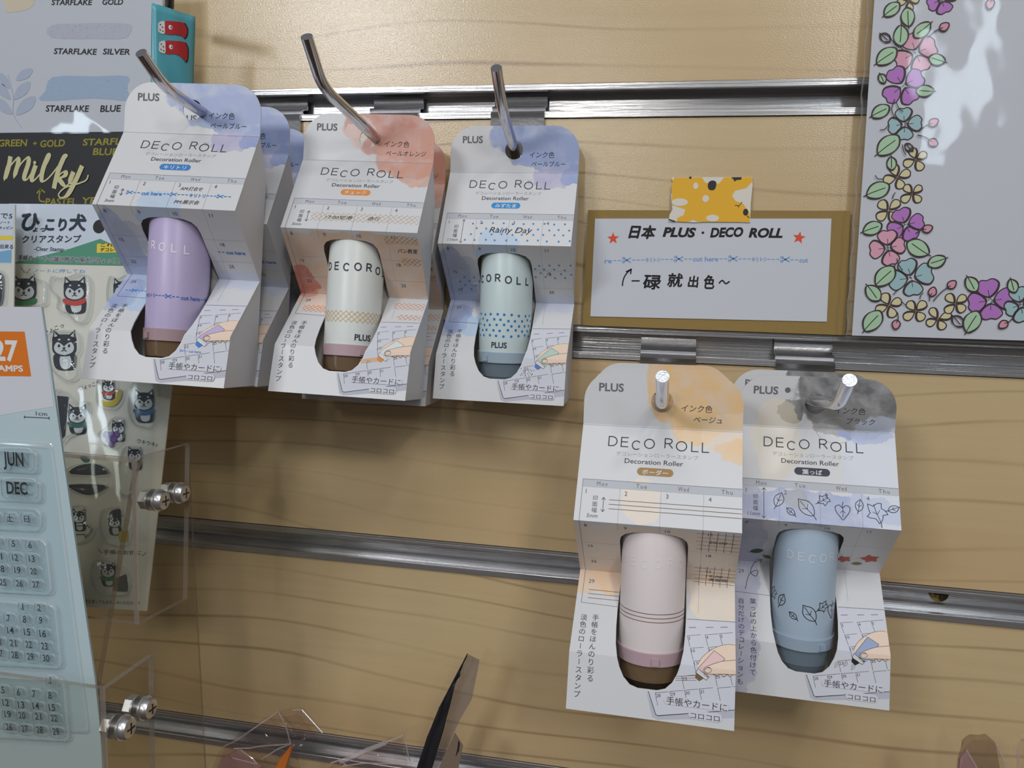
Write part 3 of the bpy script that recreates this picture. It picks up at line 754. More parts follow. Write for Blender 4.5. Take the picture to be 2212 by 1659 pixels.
def roller(kind, pkg, label, th0, pitch, plus, latch, cols):
    """stamp roller standing in the package window"""
    body, collar, cap, tip, lettercol, patcol = cols
    va = math.degrees(math.atan2(-pkg.location.x, CAMD / 1000 + pkg.location.y)); th0 += va; sh_ = RAD(va) * 10.93
    root = tag(empty('stamp_roller', pkg.matrix_world @ Matrix.Translation((-0.0007, -0.003, -0.062))), label, 'stamp roller')
    Zs = lambda z: z + 62
    MB().lathe([(9.3, Zs(-31.2)), (10.4, Zs(-31.8)), (10.9, Zs(-33)), (10.95, Zs(-74.2))]).build('body', body, root, True)
    MB().lathe([(11.0, Zs(-74)), (11.45, Zs(-74.2)), (11.45, Zs(-78.4)), (11.2, Zs(-78.6))]).build('collar', collar, root, True)
    for a in latch:
        a += va
        s, c = math.sin(RAD(a)), math.cos(RAD(a)); f = lambda x, d, z: (11.2 * s + x * c + d * s, -(11.2 * c) + x * s - d * c, Zs(z))
        v = [f(x, d, z) for z in (-77.8, -75.6) for d in (-.3, .95) for x in (-1.2, 1.2)]
        MB().add(v, [[0, 1, 3, 2], [4, 6, 7, 5], [0, 4, 5, 1], [2, 3, 7, 6], [0, 2, 6, 4], [1, 5, 7, 3]]).build('latch', collar, root)
    MB().lathe([(10.7, Zs(-78.5)), (10.5, Zs(-84.2)), (10.4, Zs(-84.3))]).build('cap', cap, root, True)
    MB().lathe([(10.3, Zs(-84.3)), (10.0, Zs(-90)), (9.2, Zs(-91.4))]).build('cap_end', tip, root, True)
    R = 10.93; cyl = lambda a, b, o: ((R + o) * math.sin(a / R), -(R + o) * math.cos(a / R), b)
    I = Ink()
    for i, c in enumerate('DECOROLL'):
        a = th0 + pitch * i
        if abs(a - va) < 84:
            w = {'D': 2.1, 'E': 1.75, 'C': 2.2, 'O': 2.35, 'R': 1.9, 'L': 1.5}[c]; letter(I, c, RAD(a) * R - w / 2, Zs(-45.4) + (0, 0, -.4, 0, .2, -.5, -.7, -.9)[i], w, 2.7, .52, lettercol)
    I.build('lettering', cyl, root, .06, maxlen=.7); I = Ink()
    if plus: I.text('PLUS', RAD(plus[0] + va) * R - 3.3, Zs(plus[1]), 2.3, lettercol, w=6.6, bold=.03)
    I.build('logo_print', cyl, root, .06, maxlen=.7)
    I = Ink(); y = Zs(-62)
    if kind == 'scissor': cutline(I, -15 + sh_, 15.5 + sh_, y, 1.9, patcol, 6, -.02)
    if kind == 'check': lattice(I, -16 + sh_, 16 + sh_, Zs(-63.3), 4.3, 2.15, .2, patcol)
    if kind == 'dot': dots(I, -16 + sh_, 16 + sh_, Zs(-63), 10.5, .55, patcol, 11, 5, 3.1)
    if kind == 'border':
        for j in range(3): I.line([(-16 + k, y + 1.1 - 1.35 * j) for k in range(33)], .24, patcol)
    if kind == 'leaf':
        for x, z, L, a, k in ((-12.5, 1.2, 5, .9, 1), (-7.3, .4, 5, 1.2, 0), (-2.6, -4.0, 3.4, 2.5, 0), (2.8, -2.2, 7, 2.25, 0), (7.8, .2, 4.4, .6, 1), (12.5, -2, 5, -1.57, 2)): leaf(I, x + sh_, y + z, L, a, patcol, k, .26)
    I.build('pattern_print', cyl, root, .06, maxlen=.7)
    return root


def copy_tree(o, parent=None):
    c = o.copy(); COL.objects.link(c)
    if parent is not None: c.parent = parent
    for ch in list(o.children): copy_tree(ch, c)
    return c


def pose(o, pos, rot):
    o.matrix_world = Matrix.Translation(wm(pos)) @ (Matrix.Rotation(RAD(rot[2]), 4, 'Z') @ Matrix.Rotation(RAD(rot[1]), 4, 'Y') @ Matrix.Rotation(RAD(rot[0]), 4, 'X'))


GP = 'roller packages hanging on the wall hooks'
p1 = package('scissor', (-176.61, -64.12, 60.45), (-3.54, 1.35, 4.57), 'pale blue hang-card package holding the lavender roller, in front of its stack', GP)
p2 = package('check', (-117.48, -35.71, 55.6), (-5.06, 1.16, 2.75), 'salmon hang-card package holding the white roller with an orange lattice band', GP)
p3 = package('dot', (-62.01, -14.14, 54.99), (0.79, 0.15, 0.46), 'pale blue hang-card package holding the roller with blue dots', GP)
p4 = package('border', (3.03, -66.49, -40.11), (-3.65, -0.9, -2.17), 'beige hang-card package holding the roller with three brown lines', GP)
p5 = package('leaf', (57.93, -41.97, -40.7), (-0.04, -0.45, -1.59), 'grey hang-card package holding the pale blue roller with leaf outlines', GP)
DKL, DKM = ink('roller_dark', (62, 66, 76)), mat('cap_brown', (112, 92, 70), 0.2)
CAPB, CAPE, CAPS = mat('cap_black', (40, 34, 28), 0.25), mat('cap_slate', (110, 124, 136), 0.2), mat('cap_slate_end', (92, 102, 114), 0.25)
MAUVE, LAV = mat('collar_mauve', (190, 164, 172), 0.35), mat('body_lavender', (192, 180, 218), 0.35)
roller('scissor', p1, 'lavender stamp roller with white letters and a blue scissor line', -149, 22.5, None, (-62, 48), (LAV, mat('collar_rose', (172, 146, 152), 0.35), DKM, CAPB, ink('roller_white', (240, 238, 246)), ink('band_blue', (40, 112, 190))))
roller('check', p2, 'white stamp roller with dark letters and an orange lattice band', -68, 23, (20, -72.2), (20,), (mat('body_white', (226, 231, 228), 0.35), MAUVE, DKM, CAPB, DKL, ink('band_orange', (222, 176, 104))))
roller('dot', p3, 'very pale mint stamp roller with blue dots in the right upper package', -112, 23, (-13, -72.2), (-42,), (mat('body_mint', (206, 222, 224), 0.35), mat('collar_greyblue', (164, 182, 198), 0.35), CAPE, CAPS, DKL, ink('band_dots', (52, 128, 196))))
roller('border', p4, 'pinkish white stamp roller with three brown lines and a mauve collar', -59, 23, None, (11,), (mat('body_pinkwhite', (232, 222, 222), 0.35), MAUVE, DKM, CAPB, ink('roller_faint', (240, 236, 236)), ink('band_brown', (128, 98, 84))))
roller('leaf', p5, 'pale blue stamp roller with black leaf outlines', -26, 20, None, (42,), (mat('body_skyblue', (176, 195, 213), 0.35), mat('collar_skyblue', (160, 178, 196), 0.35), CAPE, CAPS, ink('roller_pale', (210, 219, 230)), BLACK))
for src, pos, rot, lab in (
        (p1, (-177.5, -38.8, 58.6), (-3, 1.2, 3.2), 'pale blue hang-card package directly behind the lavender roller package'),
        (p1, (-179.5, -13.5, 55.0), (-1, 0, 1.0), 'pale blue hang-card package deepest on the hook behind the lavender roller'),
        (p2, (-119.5, -10.6, 51.0), (-1, .6, 2.0), 'salmon hang-card package behind the white lattice roller package'),
        (p4, (3.0, -40.8, -40.3), (-2, -.9, -1.9), 'beige hang-card package second in its stack behind the three-line roller'),
        (p4, (3.0, -15.4, -40.5), (-1, -.9, -1.7), 'beige hang-card package third in its stack, closest to the wall'),
        (p5, (57.6, -16.4, -40.6), (0, -.45, -1.5), 'grey hang-card package behind the leaf roller package')):
    c = copy_tree(src); pose(c, pos, rot); c['label'] = lab

# ------------------------------------------------------------------ slat wall hooks
def hook(x, zt, rad, path, label, ends=CHROME, depth=38):
    root = tag(empty('display_hook', Matrix.Translation(wm((x, 0, zt)))), label, 'hook', 'metal hooks in the wall channels')
    w = 11.6; prof = [(5.2, -2.9), (5.2, -7.3), (4.2, -8.2), (1.2, -8.6), (-.2, -9.4), (.4, -10.4), (.8, -10.9), (-1.6, -11.5), (-2.6, -12.4), (-2.2, -13.6), (-1.9, -14.6), (-1.9, -depth)]
    n = len(prof); pr2 = [(y + 1.1, z - .25 if 2 < i < 9 else z) for i, (y, z) in enumerate(prof)]
    v = [(xx, y, z) for xx in (-w, w) for y, z in prof + pr2[::-1]]; k = 2 * n
    mbk = MB().add(v, [[j, (j + 1) % k, k + (j + 1) % k, k + j] for j in range(k)])
    for e_ in (0, k):
        for j in range(n - 1): mbk.f.append([e_ + j, e_ + j + 1, e_ + k - 2 - j, e_ + k - 1 - j]); mbk.m.append(0)
    o = mbk.build('back_plate', STEEL, root); o.data.polygons.foreach_set('use_smooth', [True] * len(o.data.polygons)); sharp(o, 50)
    L = [Vector(q) - Vector((x, 0, zt)) for q in path]
    MB().tube(arc_path(L, 6, 8), rad, 20, 0, 1).build('rod', [CHROME, ends], root, True)
    b = L[0]; MB().lathe([(rad, 0), (rad + 2.0, .2), (rad + 1.6, 1.2), (rad, 2.0)]).build('weld_collar', CHROME, root, True).matrix_local = Matrix.Translation((b.x / 1000, -.0019, b.z / 1000)) @ Matrix.Rotation(RAD(90), 4, 'X')
    return root


HK = dict(
 a=((-174.6, -1.5, 64.5), at(428, 237, -66), at(356, 189, -84), at(304.5, 114, -96)),
 b=((-119, -1.5, 63.0), at(808, 294, -38), at(696, 187, -66), at(662.5, 79, -80)),
 c=((-63.0, -1.5, 60.5), at(1109.5, 318, -15), at(1086, 240, -36), at(1072, 147, -52)),
 d=((4.0, -1.5, -36.5), at(1430, 868, -68), at(1430, 872, -88), at(1431.2, 813, -104)),
 e=((59.5, -1.5, -34.5), at(1757, 866, -43), at(1812, 874, -72), at(1835.6, 821, -90)))
hook(-174.6, RTOP[0], 1.95, HK['a'], 'chrome hook through the stack of the lavender roller package, thinnest of the five')
hook(-119.2, RTOP[0], 2.1, HK['b'], 'dark chrome hook above the salmon package, longest upturned tip')
hook(-63.4, RTOP[0], 2.1, HK['c'], 'chrome hook above the package with the blue-dot roller')
hook(5.0, RTOP[1], 2.0, HK['d'], 'steel hook pointing straight out of the beige package', CUTEND)
hook(60.4, RTOP[1], 2.1, HK['e'], 'steel hook with bent tip through the grey leaf package', CUTEND)
# screw in the third channel
r = tag(empty('channel_screw', Matrix.Translation(wm((122.5, 9, -114.6)))), 'brass screw head sunk in the third aluminium channel', 'screw')
MB().lathe([(3.9, 0), (3.7, 1.0), (2.2, 1.9)], n=24).build('head', BRASS, r, True).matrix_local = Matrix.Rotation(RAD(90), 4, 'X')
MB().box(-2.4, 2.4, -2.0, -1.85, -.35, .35).box(-.35, .35, -2.02, -1.87, -2.4, 2.4).build('recess', BLACKM, r)

# ------------------------------------------------------------------ handwritten sign taped to the wall
def quad_slab(name, sh, pts, t, mats, parent=None, y0=0.0):
    """outline (photo pixels) lying in the sheet, thickness t away from the viewer"""
    P = [(a, y0, b) for a, b in sh.pts(pts)]
    return MB().slab(P, (0, 1, 0), t, 0, len(mats) - 1).build(name, mats, parent or sh.root)


sg = Sheet('handwritten_sign', at(1258.4, 702.8, -3.2), at(1825.6, 724.3, -3.2), at(1270, 453.8, -3.2))
tag(sg.root, 'white note card with black brush writing on a brown kraft board', 'sign')
quad_slab('backing_board', sg, [(1270, 453.8), (1258.4, 702.8), (1825.6, 724.3), (1837, 455.3)], 2.0, [KRAFT, KEDGE])
nc = quad_slab('note_card', sg, [(1285.5, 472.5), (1275.3, 683.4), (1785.6, 695), (1795.8, 472.5)], 0.3, [PAPER, PAPER], y0=-0.35)
cv = crop(1200, 360, 3.253)
I = Ink(); BR = ink('marker_black', (26, 26, 30)); RED = ink('star_red', (226, 84, 52)); STB = ink('stamp_blue', (120, 160, 214))
for t, a, b, h in (('日本', (515, 495), (700, 500), 85), ('PLUS', (752, 490), (985, 495), 62), ('DECO', (1085, 495), (1318, 490), 62), ('ROLL', (1355, 495), (1595, 498), 62)):
    ptext(I, sg, cv, t, a, b, h, BR, bold=.045, shear=.2)
I.ell(*sg.px(*cv(1035, 465)), .55, .55, BR)
for cx_, cy_ in ((405, 505), (1710, 500)):
    x, y = sg.px(*cv(cx_, cy_)); I.fill([(x + (2.6 if k % 2 == 0 else 1.1) * math.sin(RAD(36 * k + (8 if cx_ > 1000 else -3))), y + (2.6 if k % 2 == 0 else 1.1) * math.cos(RAD(36 * k + (8 if cx_ > 1000 else -3)))) for k in range(10)], RED)
SQ = [('t', 're', 60), ('d', 2), ('s',), ('d', 3), ('t', 'キリトリ', 105), ('d', 3), ('s',), ('d', 2), ('t', 'cut here', 185), ('d', 2), ('s',), ('d', 3), ('t', 'キリトリ', 105), ('d', 3), ('s',), ('d', 2), ('t', 'cut', 68)]
x = 345
for q in SQ:
    yb = 668 - 14 * math.sin((x - 345) / 1550 * math.pi)
    if q[0] == 't': ptext(I, sg, cv, q[1], (x, yb + 10), (x + q[2] - 8, yb + 10), 32, STB, bold=.02); x += q[2]
    elif q[0] == 's': a = sg.px(*cv(x, yb - 8)); scissors(I, a[0], a[1], 3.1, STB); x += 68
    else:
        for k in range(q[1]): I.line(sg.pts([cv(x + 3, yb - 6), cv(x + 22, yb - 6)]), .32, STB); x += 32
I.line(smoothpoly(sg.pts([cv(470, 835), cv(478, 790), cv(500, 750), cv(530, 722)]), 4, False), .55, BR)
I.line(sg.pts([cv(498, 738), cv(532, 722), cv(528, 752)]), .55, BR)
for t, a, b, h in (('一', (535, 830), (590, 830), 60), ('碌', (615, 850), (735, 855), 95), ('就', (785, 835), (890, 838), 88), ('出', (930, 840), (1000, 842), 75), ('色', (1042, 850), (1112, 852), 90)):
    ptext(I, sg, cv, t, a, b, h, BR, bold=.03, shear=.1)
I.line(smoothpoly(sg.pts([cv(1150, 818), cv(1172, 800), cv(1195, 822), cv(1220, 808)]), 5, False), .6, BR)
I.build('lettering', lambda a, b, o: (a, -.35 - o, b), nc, .05)

tp = Sheet('washi_tape', at(1444, 478, -4.0), at(1620.5, 480.5, -4.0), at(1450.5, 383, -1.0))
tag(tp.root, 'yellow patterned paper tape holding the kraft sign board', 'tape')
TPE = mat('tape_paper', (214, 208, 196), 0.5); YEL = ink('tape_yellow', (226, 172, 32))
edge = [cv(*p) for p in ((815, 75), (1382, 72), (1385, 130), (1372, 260), (1368, 392), (1100, 386), (980, 392), (900, 388), (795, 385), (800, 340), (822, 300), (812, 200), (835, 130))]
quad_slab('tape_strip', tp, edge, .15, [TPE])
I = Ink()
I.fill(tp.pts([cv(*p) for p in ((835, 77), (1030, 76), (1048, 108), (1085, 122), (1150, 118), (1185, 76), (1380, 74), (1383, 105), (1340, 150), (1262, 168), (1240, 205), (1265, 240), (1320, 262), (1366, 330), (1364, 390), (1000, 388), (965, 372), (930, 390), (850, 386), (858, 360), (900, 340), (912, 300), (820, 270), (815, 125))]), YEL)
I.layer = 1
for cx_, cy_, a, b in ((985, 135, 1.0, 1.4), (1055, 225, 1.3, 1.5), (873, 250, 3.3, 1.6), (1103, 362, 2.6, 1.4)): I.ell(*tp.px(*cv(cx_, cy_)), a, b, TPE)
I.layer = 2
I.fill(smoothpoly(tp.pts([cv(*p) for p in ((1075, 112), (1100, 98), (1128, 108), (1126, 145), (1110, 165), (1080, 162), (1070, 140))]), 3), BR)
I.fill(tp.pts([cv(*p) for p in ((1235, 75), (1308, 74), (1304, 92), (1272, 94), (1258, 106), (1252, 92))]), BR); I.ell(*tp.px(*cv(947, 78)), .5, .5, BR)
I.ell(*tp.px(*cv(1336, 320)), 1.05, 1.4, BR); I.line(tp.pts([cv(1345, 345), cv(1362, 360)]), .3, BR); I.line(tp.pts([cv(1310, 250), cv(1290, 275), cv(1262, 272)]), .25, BR); I.line(tp.pts([cv(1290, 275), cv(1284, 288)]), .2, BR)
I.line(tp.pts([cv(797, 372), cv(838, 385)]), .5, BR)
I.build('tape_print', FLAT, tp.root, .05)

# ------------------------------------------------------------------ sheet with a painted flower border, in a clear sleeve
fl = Sheet('flower_sheet', at(1840.5, 724.7, -10), at(2212, 735.6, -10), at(1876, 20, -9))
tag(fl.root, 'large white sheet with a painted flower border in a clear sleeve', 'poster')
w_, h_ = 150, 205
MB().box(0, w_, 0, .4, 0, h_).build('paper_sheet', PAPER, fl.root)
OUT = ink('outline_brown', (62, 44, 46)); FC = dict(y=ink('petal_yellow', (222, 212, 166)), p=ink('petal_pink', (228, 168, 190)), v=ink('petal_violet', (188, 124, 204)), t=ink('petal_teal', (164, 198, 204)))
LG = ink('leaf_pale', (176, 212, 176)); BUDC = ink('bud_pink', (222, 158, 176)); CEN = ink('centre_grey', (112, 120, 140))
I = Ink(); ca, cb = crop(1820, 0, 4.148), crop(1820, 380, 4.148)
MMPX = 1 / 4.148 * 324.5 / FPX / 1.12


LAYN = [0.0]


def nextlayer(): LAYN[0] += .3; return LAYN[0]


def petal_flower(c, x, y, r, colr, rot=0.3, n=4):
    a, b = fl.px(*c(x, y)); r *= MMPX; base = nextlayer()
    R_ = random.Random(int(x * 7 + y)); gold = colr == 'y'
    for k in range(n):
        t = rot + 2 * math.pi * k / n + R_.uniform(-.12, .12); L = r * R_.uniform(.9, 1.08); wd = r * (.36 if gold else .47) * R_.uniform(.9, 1.1)
        prof = [(.2, -.2), (.42, -.8), (.74, -1.08), (.98, -.62), (.95, 0), (1.0, .5), (.76, 1.08), (.42, .8), (.2, .2)] if not gold else [(.16, -.12), (.5, -.8), (.85, -.85), (1.02, 0), (.85, .85), (.5, .8), (.16, .12)]
        P = smoothpoly([(a + u * L * math.cos(t) - v * wd * math.sin(t), b + u * L * math.sin(t) + v * wd * math.cos(t)) for u, v in prof], 4)
        I.layer = base; I.fill(P, FC[colr]); I.layer = base + .1; m_ = len(P)
        I.line(P, [.42 + .42 * max(0, math.sin(2 * math.pi * i / m_ + 1)) for i in range(m_)], OUT, True)
        if not gold: I.line([(a + .2 * L * math.cos(t), b + .2 * L * math.sin(t)), (a + .5 * L * math.cos(t), b + .5 * L * math.sin(t))], .25, OUT)
    for k in range(5): I.ell(a + R_.uniform(-.13, .13) * r, b + R_.uniform(-.13, .13) * r, .28, .28, TAN if gold else CEN, 8)


def leafpx(c, tip, bs, wd=.32, filled=True):
    a, b = np.array(fl.px(*c(*tip))), np.array(fl.px(*c(*bs))); d = b - a; nn = np.array([-d[1], d[0]]); q = lambda u, v: tuple(a + d * u + nn * v)
    P = smoothpoly([q(0, 0), q(.3, wd), q(.7, wd), q(1, .02), q(.75, -wd * .9), q(.32, -wd * .9)], 4)
    I.layer = nextlayer()
    if filled: I.fill(P, LG)
    I.layer += .1; I.line(P, [.36 + .32 * abs(math.sin(i * .35)) for i in range(len(P))], OUT, True); I.line(smoothpoly([q(-.12, .05), q(.3, .03), q(.8, -.03)], 3, False), .36, OUT)


def bud(c, x, y, sx, sy):
    a = np.array(fl.px(*c(x, y))); b = np.array(fl.px(*c(sx, sy))); d = (a - b) / np.hypot(*(a - b)); nn = np.array([-d[1], d[0]])
    P = smoothpoly([tuple(a + d * u + nn * v) for u, v in ((-1.7, 0), (-.6, 1.4), (1, 1.1), (1.9, 0), (1, -1.1), (-.6, -1.4))], 4)
    I.layer = nextlayer(); I.fill(P, BUDC); I.layer += .1; I.line(P, .5, OUT, True); I.line(smoothpoly([tuple(b), tuple((a + b) / 2 + nn * .5), tuple(a - d * .6)], 4, False), .36, OUT)


for x, y, r, k, ro in ((590, 10, 90, 'y', .2), (885, 0, 125, 'v', .5), (655, 475, 180, 'p', .45), (540, 770, 170, 'v', .62), (555, 1115, 140, 't', .15), (655, 1430, 110, 'y', .5), (490, 1590, 115, 'y', .35)): petal_flower(ca, x, y, r, k, ro)
for x, y, r, k, ro in ((625, 160, 105, 'y', .7), (410, 310, 125, 'y', .75), (565, 440, 155, 'v', .4), (405, 645, 160, 'p', .2), (615, 915, 180, 't', .25), (415, 1160, 115, 'y', .45), (655, 1212, 112, 'y', .75), (852, 1285, 110, 'y', .5), (1010, 1145, 112, 'y', .8), (1320, 1118, 180, 'v', .25), (1595, 1155, 150, 't', .35)): petal_flower(cb, x, y, r, k, ro)
for t, b in (((375, 148), (505, 30)), ((598, 238), (572, 72)), ((780, 205), (640, 335)), ((515, 230), (520, 415)), ((308, 578), (480, 440)), ((918, 552), (770, 520)), ((815, 812), (655, 820)), ((262, 1050), (415, 955)), ((318, 1388), (500, 1222)), ((428, 1408), (442, 1525)), ((328, 668), (375, 745)), ((625, 1350), (560, 1295))): leafpx(ca, t, b, filled=t != (625, 1350))
leafpx(ca, (335, 312), (420, 372), .3, False)
for t, b in (((215, 182), (415, 85)), ((182, 510), (348, 435)), ((770, 697), (578, 595)), ((918, 732), (762, 800)), ((303, 985), (455, 815)), ((212, 988), (328, 1115)), ((200, 1390), (335, 1212)), ((1108, 910), (1195, 1035)), ((1495, 928), (1540, 1045)), ((1112, 1402), (1205, 1212))): leafpx(cb, t, b)
leafpx(cb, (980, 1260), (1070, 1345), .32, False)
for x, y, a, b in ((905, 245, 755, 345), (1316, 40, 1330, -60), (808, 1102, 680, 1180), (805, 1280, 668, 1213)): bud(ca, x, y, a, b)
for x, y, a, b in ((755, 475, 655, 515), (800, 1040, 775, 1118), (972, 975, 808, 1120), (475, 1330, 488, 1225), (1435, 1330, 1525, 1262)): bud(cb, x, y, a, b)
for c, L in ((ca, ((415, 318), (450, 385), (535, 445))), (ca, ((462, 895), (435, 985), (465, 1062))), (ca, ((478, 925), (500, 975), (535, 1000))), (ca, ((410, 1115), (375, 1160), (332, 1168))), (ca, ((530, 1300), (540, 1350), (562, 1392))), (ca, ((288, 1575), (315, 1605), (358, 1605))),
             (cb, ((482, 742), (500, 800), (532, 845))), (cb, ((468, 785), (462, 820), (465, 855))), (cb, ((495, 1020), (470, 1040), (452, 1062))), (cb, ((718, 1048), (695, 1070), (688, 1100))), (cb, ((530, 1130), (550, 1150), (565, 1158))), (cb, ((468, 152), (450, 175), (443, 205)))):
    I.line(smoothpoly(fl.pts([c(*p) for p in L]), 4, False), .32, OUT)
I.build('flower_print', FLAT, fl.root, .06)
# clear sleeve: a slightly wavy film a little larger than the sheet
def film(name, x0, x1, z0, z1, y, m, parent, nx=24, nz=24, amp=.5, seed=1, back=False):
    R_ = random.Random(seed); ph = [R_.uniform(0, 6.28) for _ in range(6)]; v = []; f = []
    for j in range(nz + 1):
        for i in range(nx + 1):
            a, b = i / nx, j / nz; k = min(1, 4 * min(a, 1 - a) + .15)
            v.append((x0 + (x1 - x0) * a, y - amp * k * (1 + .6 * math.sin(ph[0] + 5 * a + 3 * b) + .5 * math.sin(ph[1] + 9 * b - 4 * a) + .3 * math.sin(ph[2] + 17 * a + 11 * b)), z0 + (z1 - z0) * b))
    for j in range(nz):
        for i in range(nx): k = j * (nx + 1) + i; f.append([k, k + 1, k + nx + 2, k + nx + 1])
    return mesh(name, v, f, m, parent, smooth=True)


film('clear_sleeve', -2.2, w_ + 4, -1.0, h_ + 3, -.5, SLEEVE, fl.root, 40, 50, .7, 3)
mbs = MB()
for i in range(46): mbs.tube([(-2.2 + .35 * math.sin(i * 1.7), -.4 - .25 * math.sin(i * 2.3), i * 4.4), (-2.2 + .35 * math.sin(i * 1.7 + 1.7), -.4 - .25 * math.sin((i + 1) * 2.3), i * 4.4 + 4.4)], .32, 6)
mbs.build('sleeve_seam', clear_mat('sleeve_seam', (246, 246, 246), 1.6, .1, .12, (220, 224, 230)), fl.root, True)

# ------------------------------------------------------------------ swatch display cards at the upper left
sw = Sheet('swatch_card', at(0, 442, -20), at(200, 444, -20), at(0, 100, -20))
tag(sw.root, 'white colour swatch card with hand lettering over a black lettered card', 'card')
cv = crop(0, 0, 3.456)
wl, wr = sw.px(-120, 200)[0], sw.px(352, 60)[0]; zt, zm, zb = sw.px(100, -60)[1], sw.px(150, 285.5)[1], sw.px(100, 441)[1]
MB().box(wl, wr, 0, .5, zm, zt).build('white_panel', PAPER, sw.root)
BLK = mat('black_card', (38, 38, 42), 0.45)
MB().box(wl, sw.px(300, 400)[0], 0.2, .7, zb, zm).build('black_panel', BLK, sw.root)
I = Ink(); INKB = ink('pen_black', (40, 40, 46)); PB = ink('swatch_blue', (168, 188, 214)); PS = ink('swatch_silver', (194, 196, 210)); PGd = ink('swatch_gold', (222, 210, 186)); OLV = ink('pen_olive', (150, 142, 56)); CRM = ink('brush_cream', (206, 202, 158))
I.fill(smoothpoly(sw.pts([cv(*p) for p in ((395, 575), (700, 570), (955, 570), (945, 660), (965, 750), (700, 735), (310, 752), (340, 680))]), 3), PB)
I.fill(smoothpoly(sw.pts([cv(*p) for p in ((380, 190), (600, 175), (860, 172), (985, 190), (930, 285), (700, 290), (380, 280))]), 3), PS)
I.fill(smoothpoly(sw.pts([cv(*p) for p in ((30, -20), (240, -30), (230, 60), (60, 95), (40, 50))]), 3), PGd)
R_ = random.Random(5); GLT = mat('glitter', (235, 238, 245), 0.2, 0.6)
I.layer = 1
for k in range(240):
    b = k % 2; x = R_.uniform(380, 960); y = R_.uniform(580, 740) if b else R_.uniform(180, 285); a = sw.px(*cv(x, y)); I.ell(a[0], a[1], .16, .16, GLT, 6)
SPR = ink('sprig_blue', (182, 193, 212))
for t, b in (((-10, 545), (75, 660)), ((245, 515), (120, 600)), ((-30, 620), (80, 740)), ((225, 610), (105, 745)), ((-40, 740), (95, 850)), ((265, 720), (120, 860))):
    a, c = np.array(sw.px(*cv(*t))), np.array(sw.px(*cv(*b))); d = c - a; nn = np.array([-d[1], d[0]])
    I.fill(smoothpoly([tuple(a), tuple(a + d * .4 + nn * .22), tuple(c), tuple(a + d * .5 - nn * .22)], 4), SPR)
I.line(smoothpoly(sw.pts([cv(60, 560), cv(100, 720), cv(100, 850), cv(160, 950)]), 4, False), .35, SPR)
for t, a, b, h in (('STARFLAKE', (385, 37), (690, 37), 40), ('GOLD', (765, 35), (920, 34), 40), ('STARFLAKE', (402, 402), (725, 408), 42), ('SILVER', (768, 405), (970, 408), 42), ('STARFLAKE', (342, 832), (667, 834), 46), ('BLUE', (748, 835), (905, 832), 48)):
    ptext(I, sw, cv, t, a, b, h, INKB, bold=.02, shear=.15)
I.build('lettering', FLAT, bpy.data.objects['white_panel'], .06)
I = Ink()
for t, a, b, h in (('GREEN', (-15, 1092), (205, 1090), 50), ('+', (245, 1090), (275, 1090), 40), ('GOLD', (300, 1098), (485, 1090), 50), ('STARFL', (615, 1085), (900, 1078), 48), ('BLUE', (690, 1155), (880, 1158), 50), ('PASTEL', (335, 1530), (570, 1530), 50), ('YE', (612, 1520), (720, 1520), 48)):
    ptext(I, sw, cv, t, a, b, h, OLV, bold=.025, shear=.15)
I.line(smoothpoly(sw.pts([cv(330, 1505), cv(300, 1500), cv(290, 1470), cv(300, 1415)]), 4, False), .7, OLV); I.line(sw.pts([cv(275, 1440), cv(300, 1412), cv(332, 1435)]), .7, OLV)


def brush(pts, wmin=.7, wmax=2.3):
    P = smoothpoly(sw.pts([cv(*p) for p in pts]), 6, False); ws = []
    for i in range(len(P)):
        d = P[min(i + 1, len(P) - 1)] - P[max(i - 1, 0)]; ws.append(wmax if d[1] < -abs(d[0]) * .6 else wmin + (wmax - wmin) * max(0, -d[1]) / (np.hypot(*d) + 1e-6) * .5)
    for _ in range(3): ws = [ws[0]] + [(ws[i - 1] + ws[i] * 2 + ws[i + 1]) / 4 for i in range(1, len(ws) - 1)] + [ws[-1]]
    I.line(P, ws, CRM, ramp=.012); I.layer += 1.3


brush([(30, 1330), (45, 1260), (75, 1180)], 1, 2.2); brush([(75, 1180), (60, 1260), (35, 1335), (70, 1250), (130, 1180), (135, 1215), (110, 1310), (150, 1230), (205, 1175), (212, 1215), (180, 1320), (200, 1340), (235, 1290), (262, 1245)])
brush([(262, 1245), (238, 1320), (245, 1352), (290, 1310), (345, 1230), (375, 1165), (362, 1160), (322, 1260), (310, 1335), (330, 1352), (380, 1310), (450, 1220), (500, 1165), (480, 1170), (430, 1290), (405, 1395)])
brush([(412, 1360), (450, 1300), (490, 1280), (485, 1310), (440, 1335), (450, 1350), (490, 1390), (520, 1360), (545, 1300)]); brush([(545, 1295), (525, 1350), (540, 1365), (575, 1330), (610, 1255)]); brush([(610, 1250), (570, 1340), (510, 1450), (460, 1478), (440, 1450), (490, 1400), (590, 1370), (645, 1345), (660, 1310)])
I.ell(*sw.px(*cv(262, 1215)), .8, .8, CRM)
I.build('lettering', lambda a, b, o: (a, .2 - o, b), bpy.data.objects['black_panel'], .06)
film('clear_sleeve', wl, wr + .8, zm - 1, zt, -1.2, FILM, sw.root, 40, 40, .5, 9)

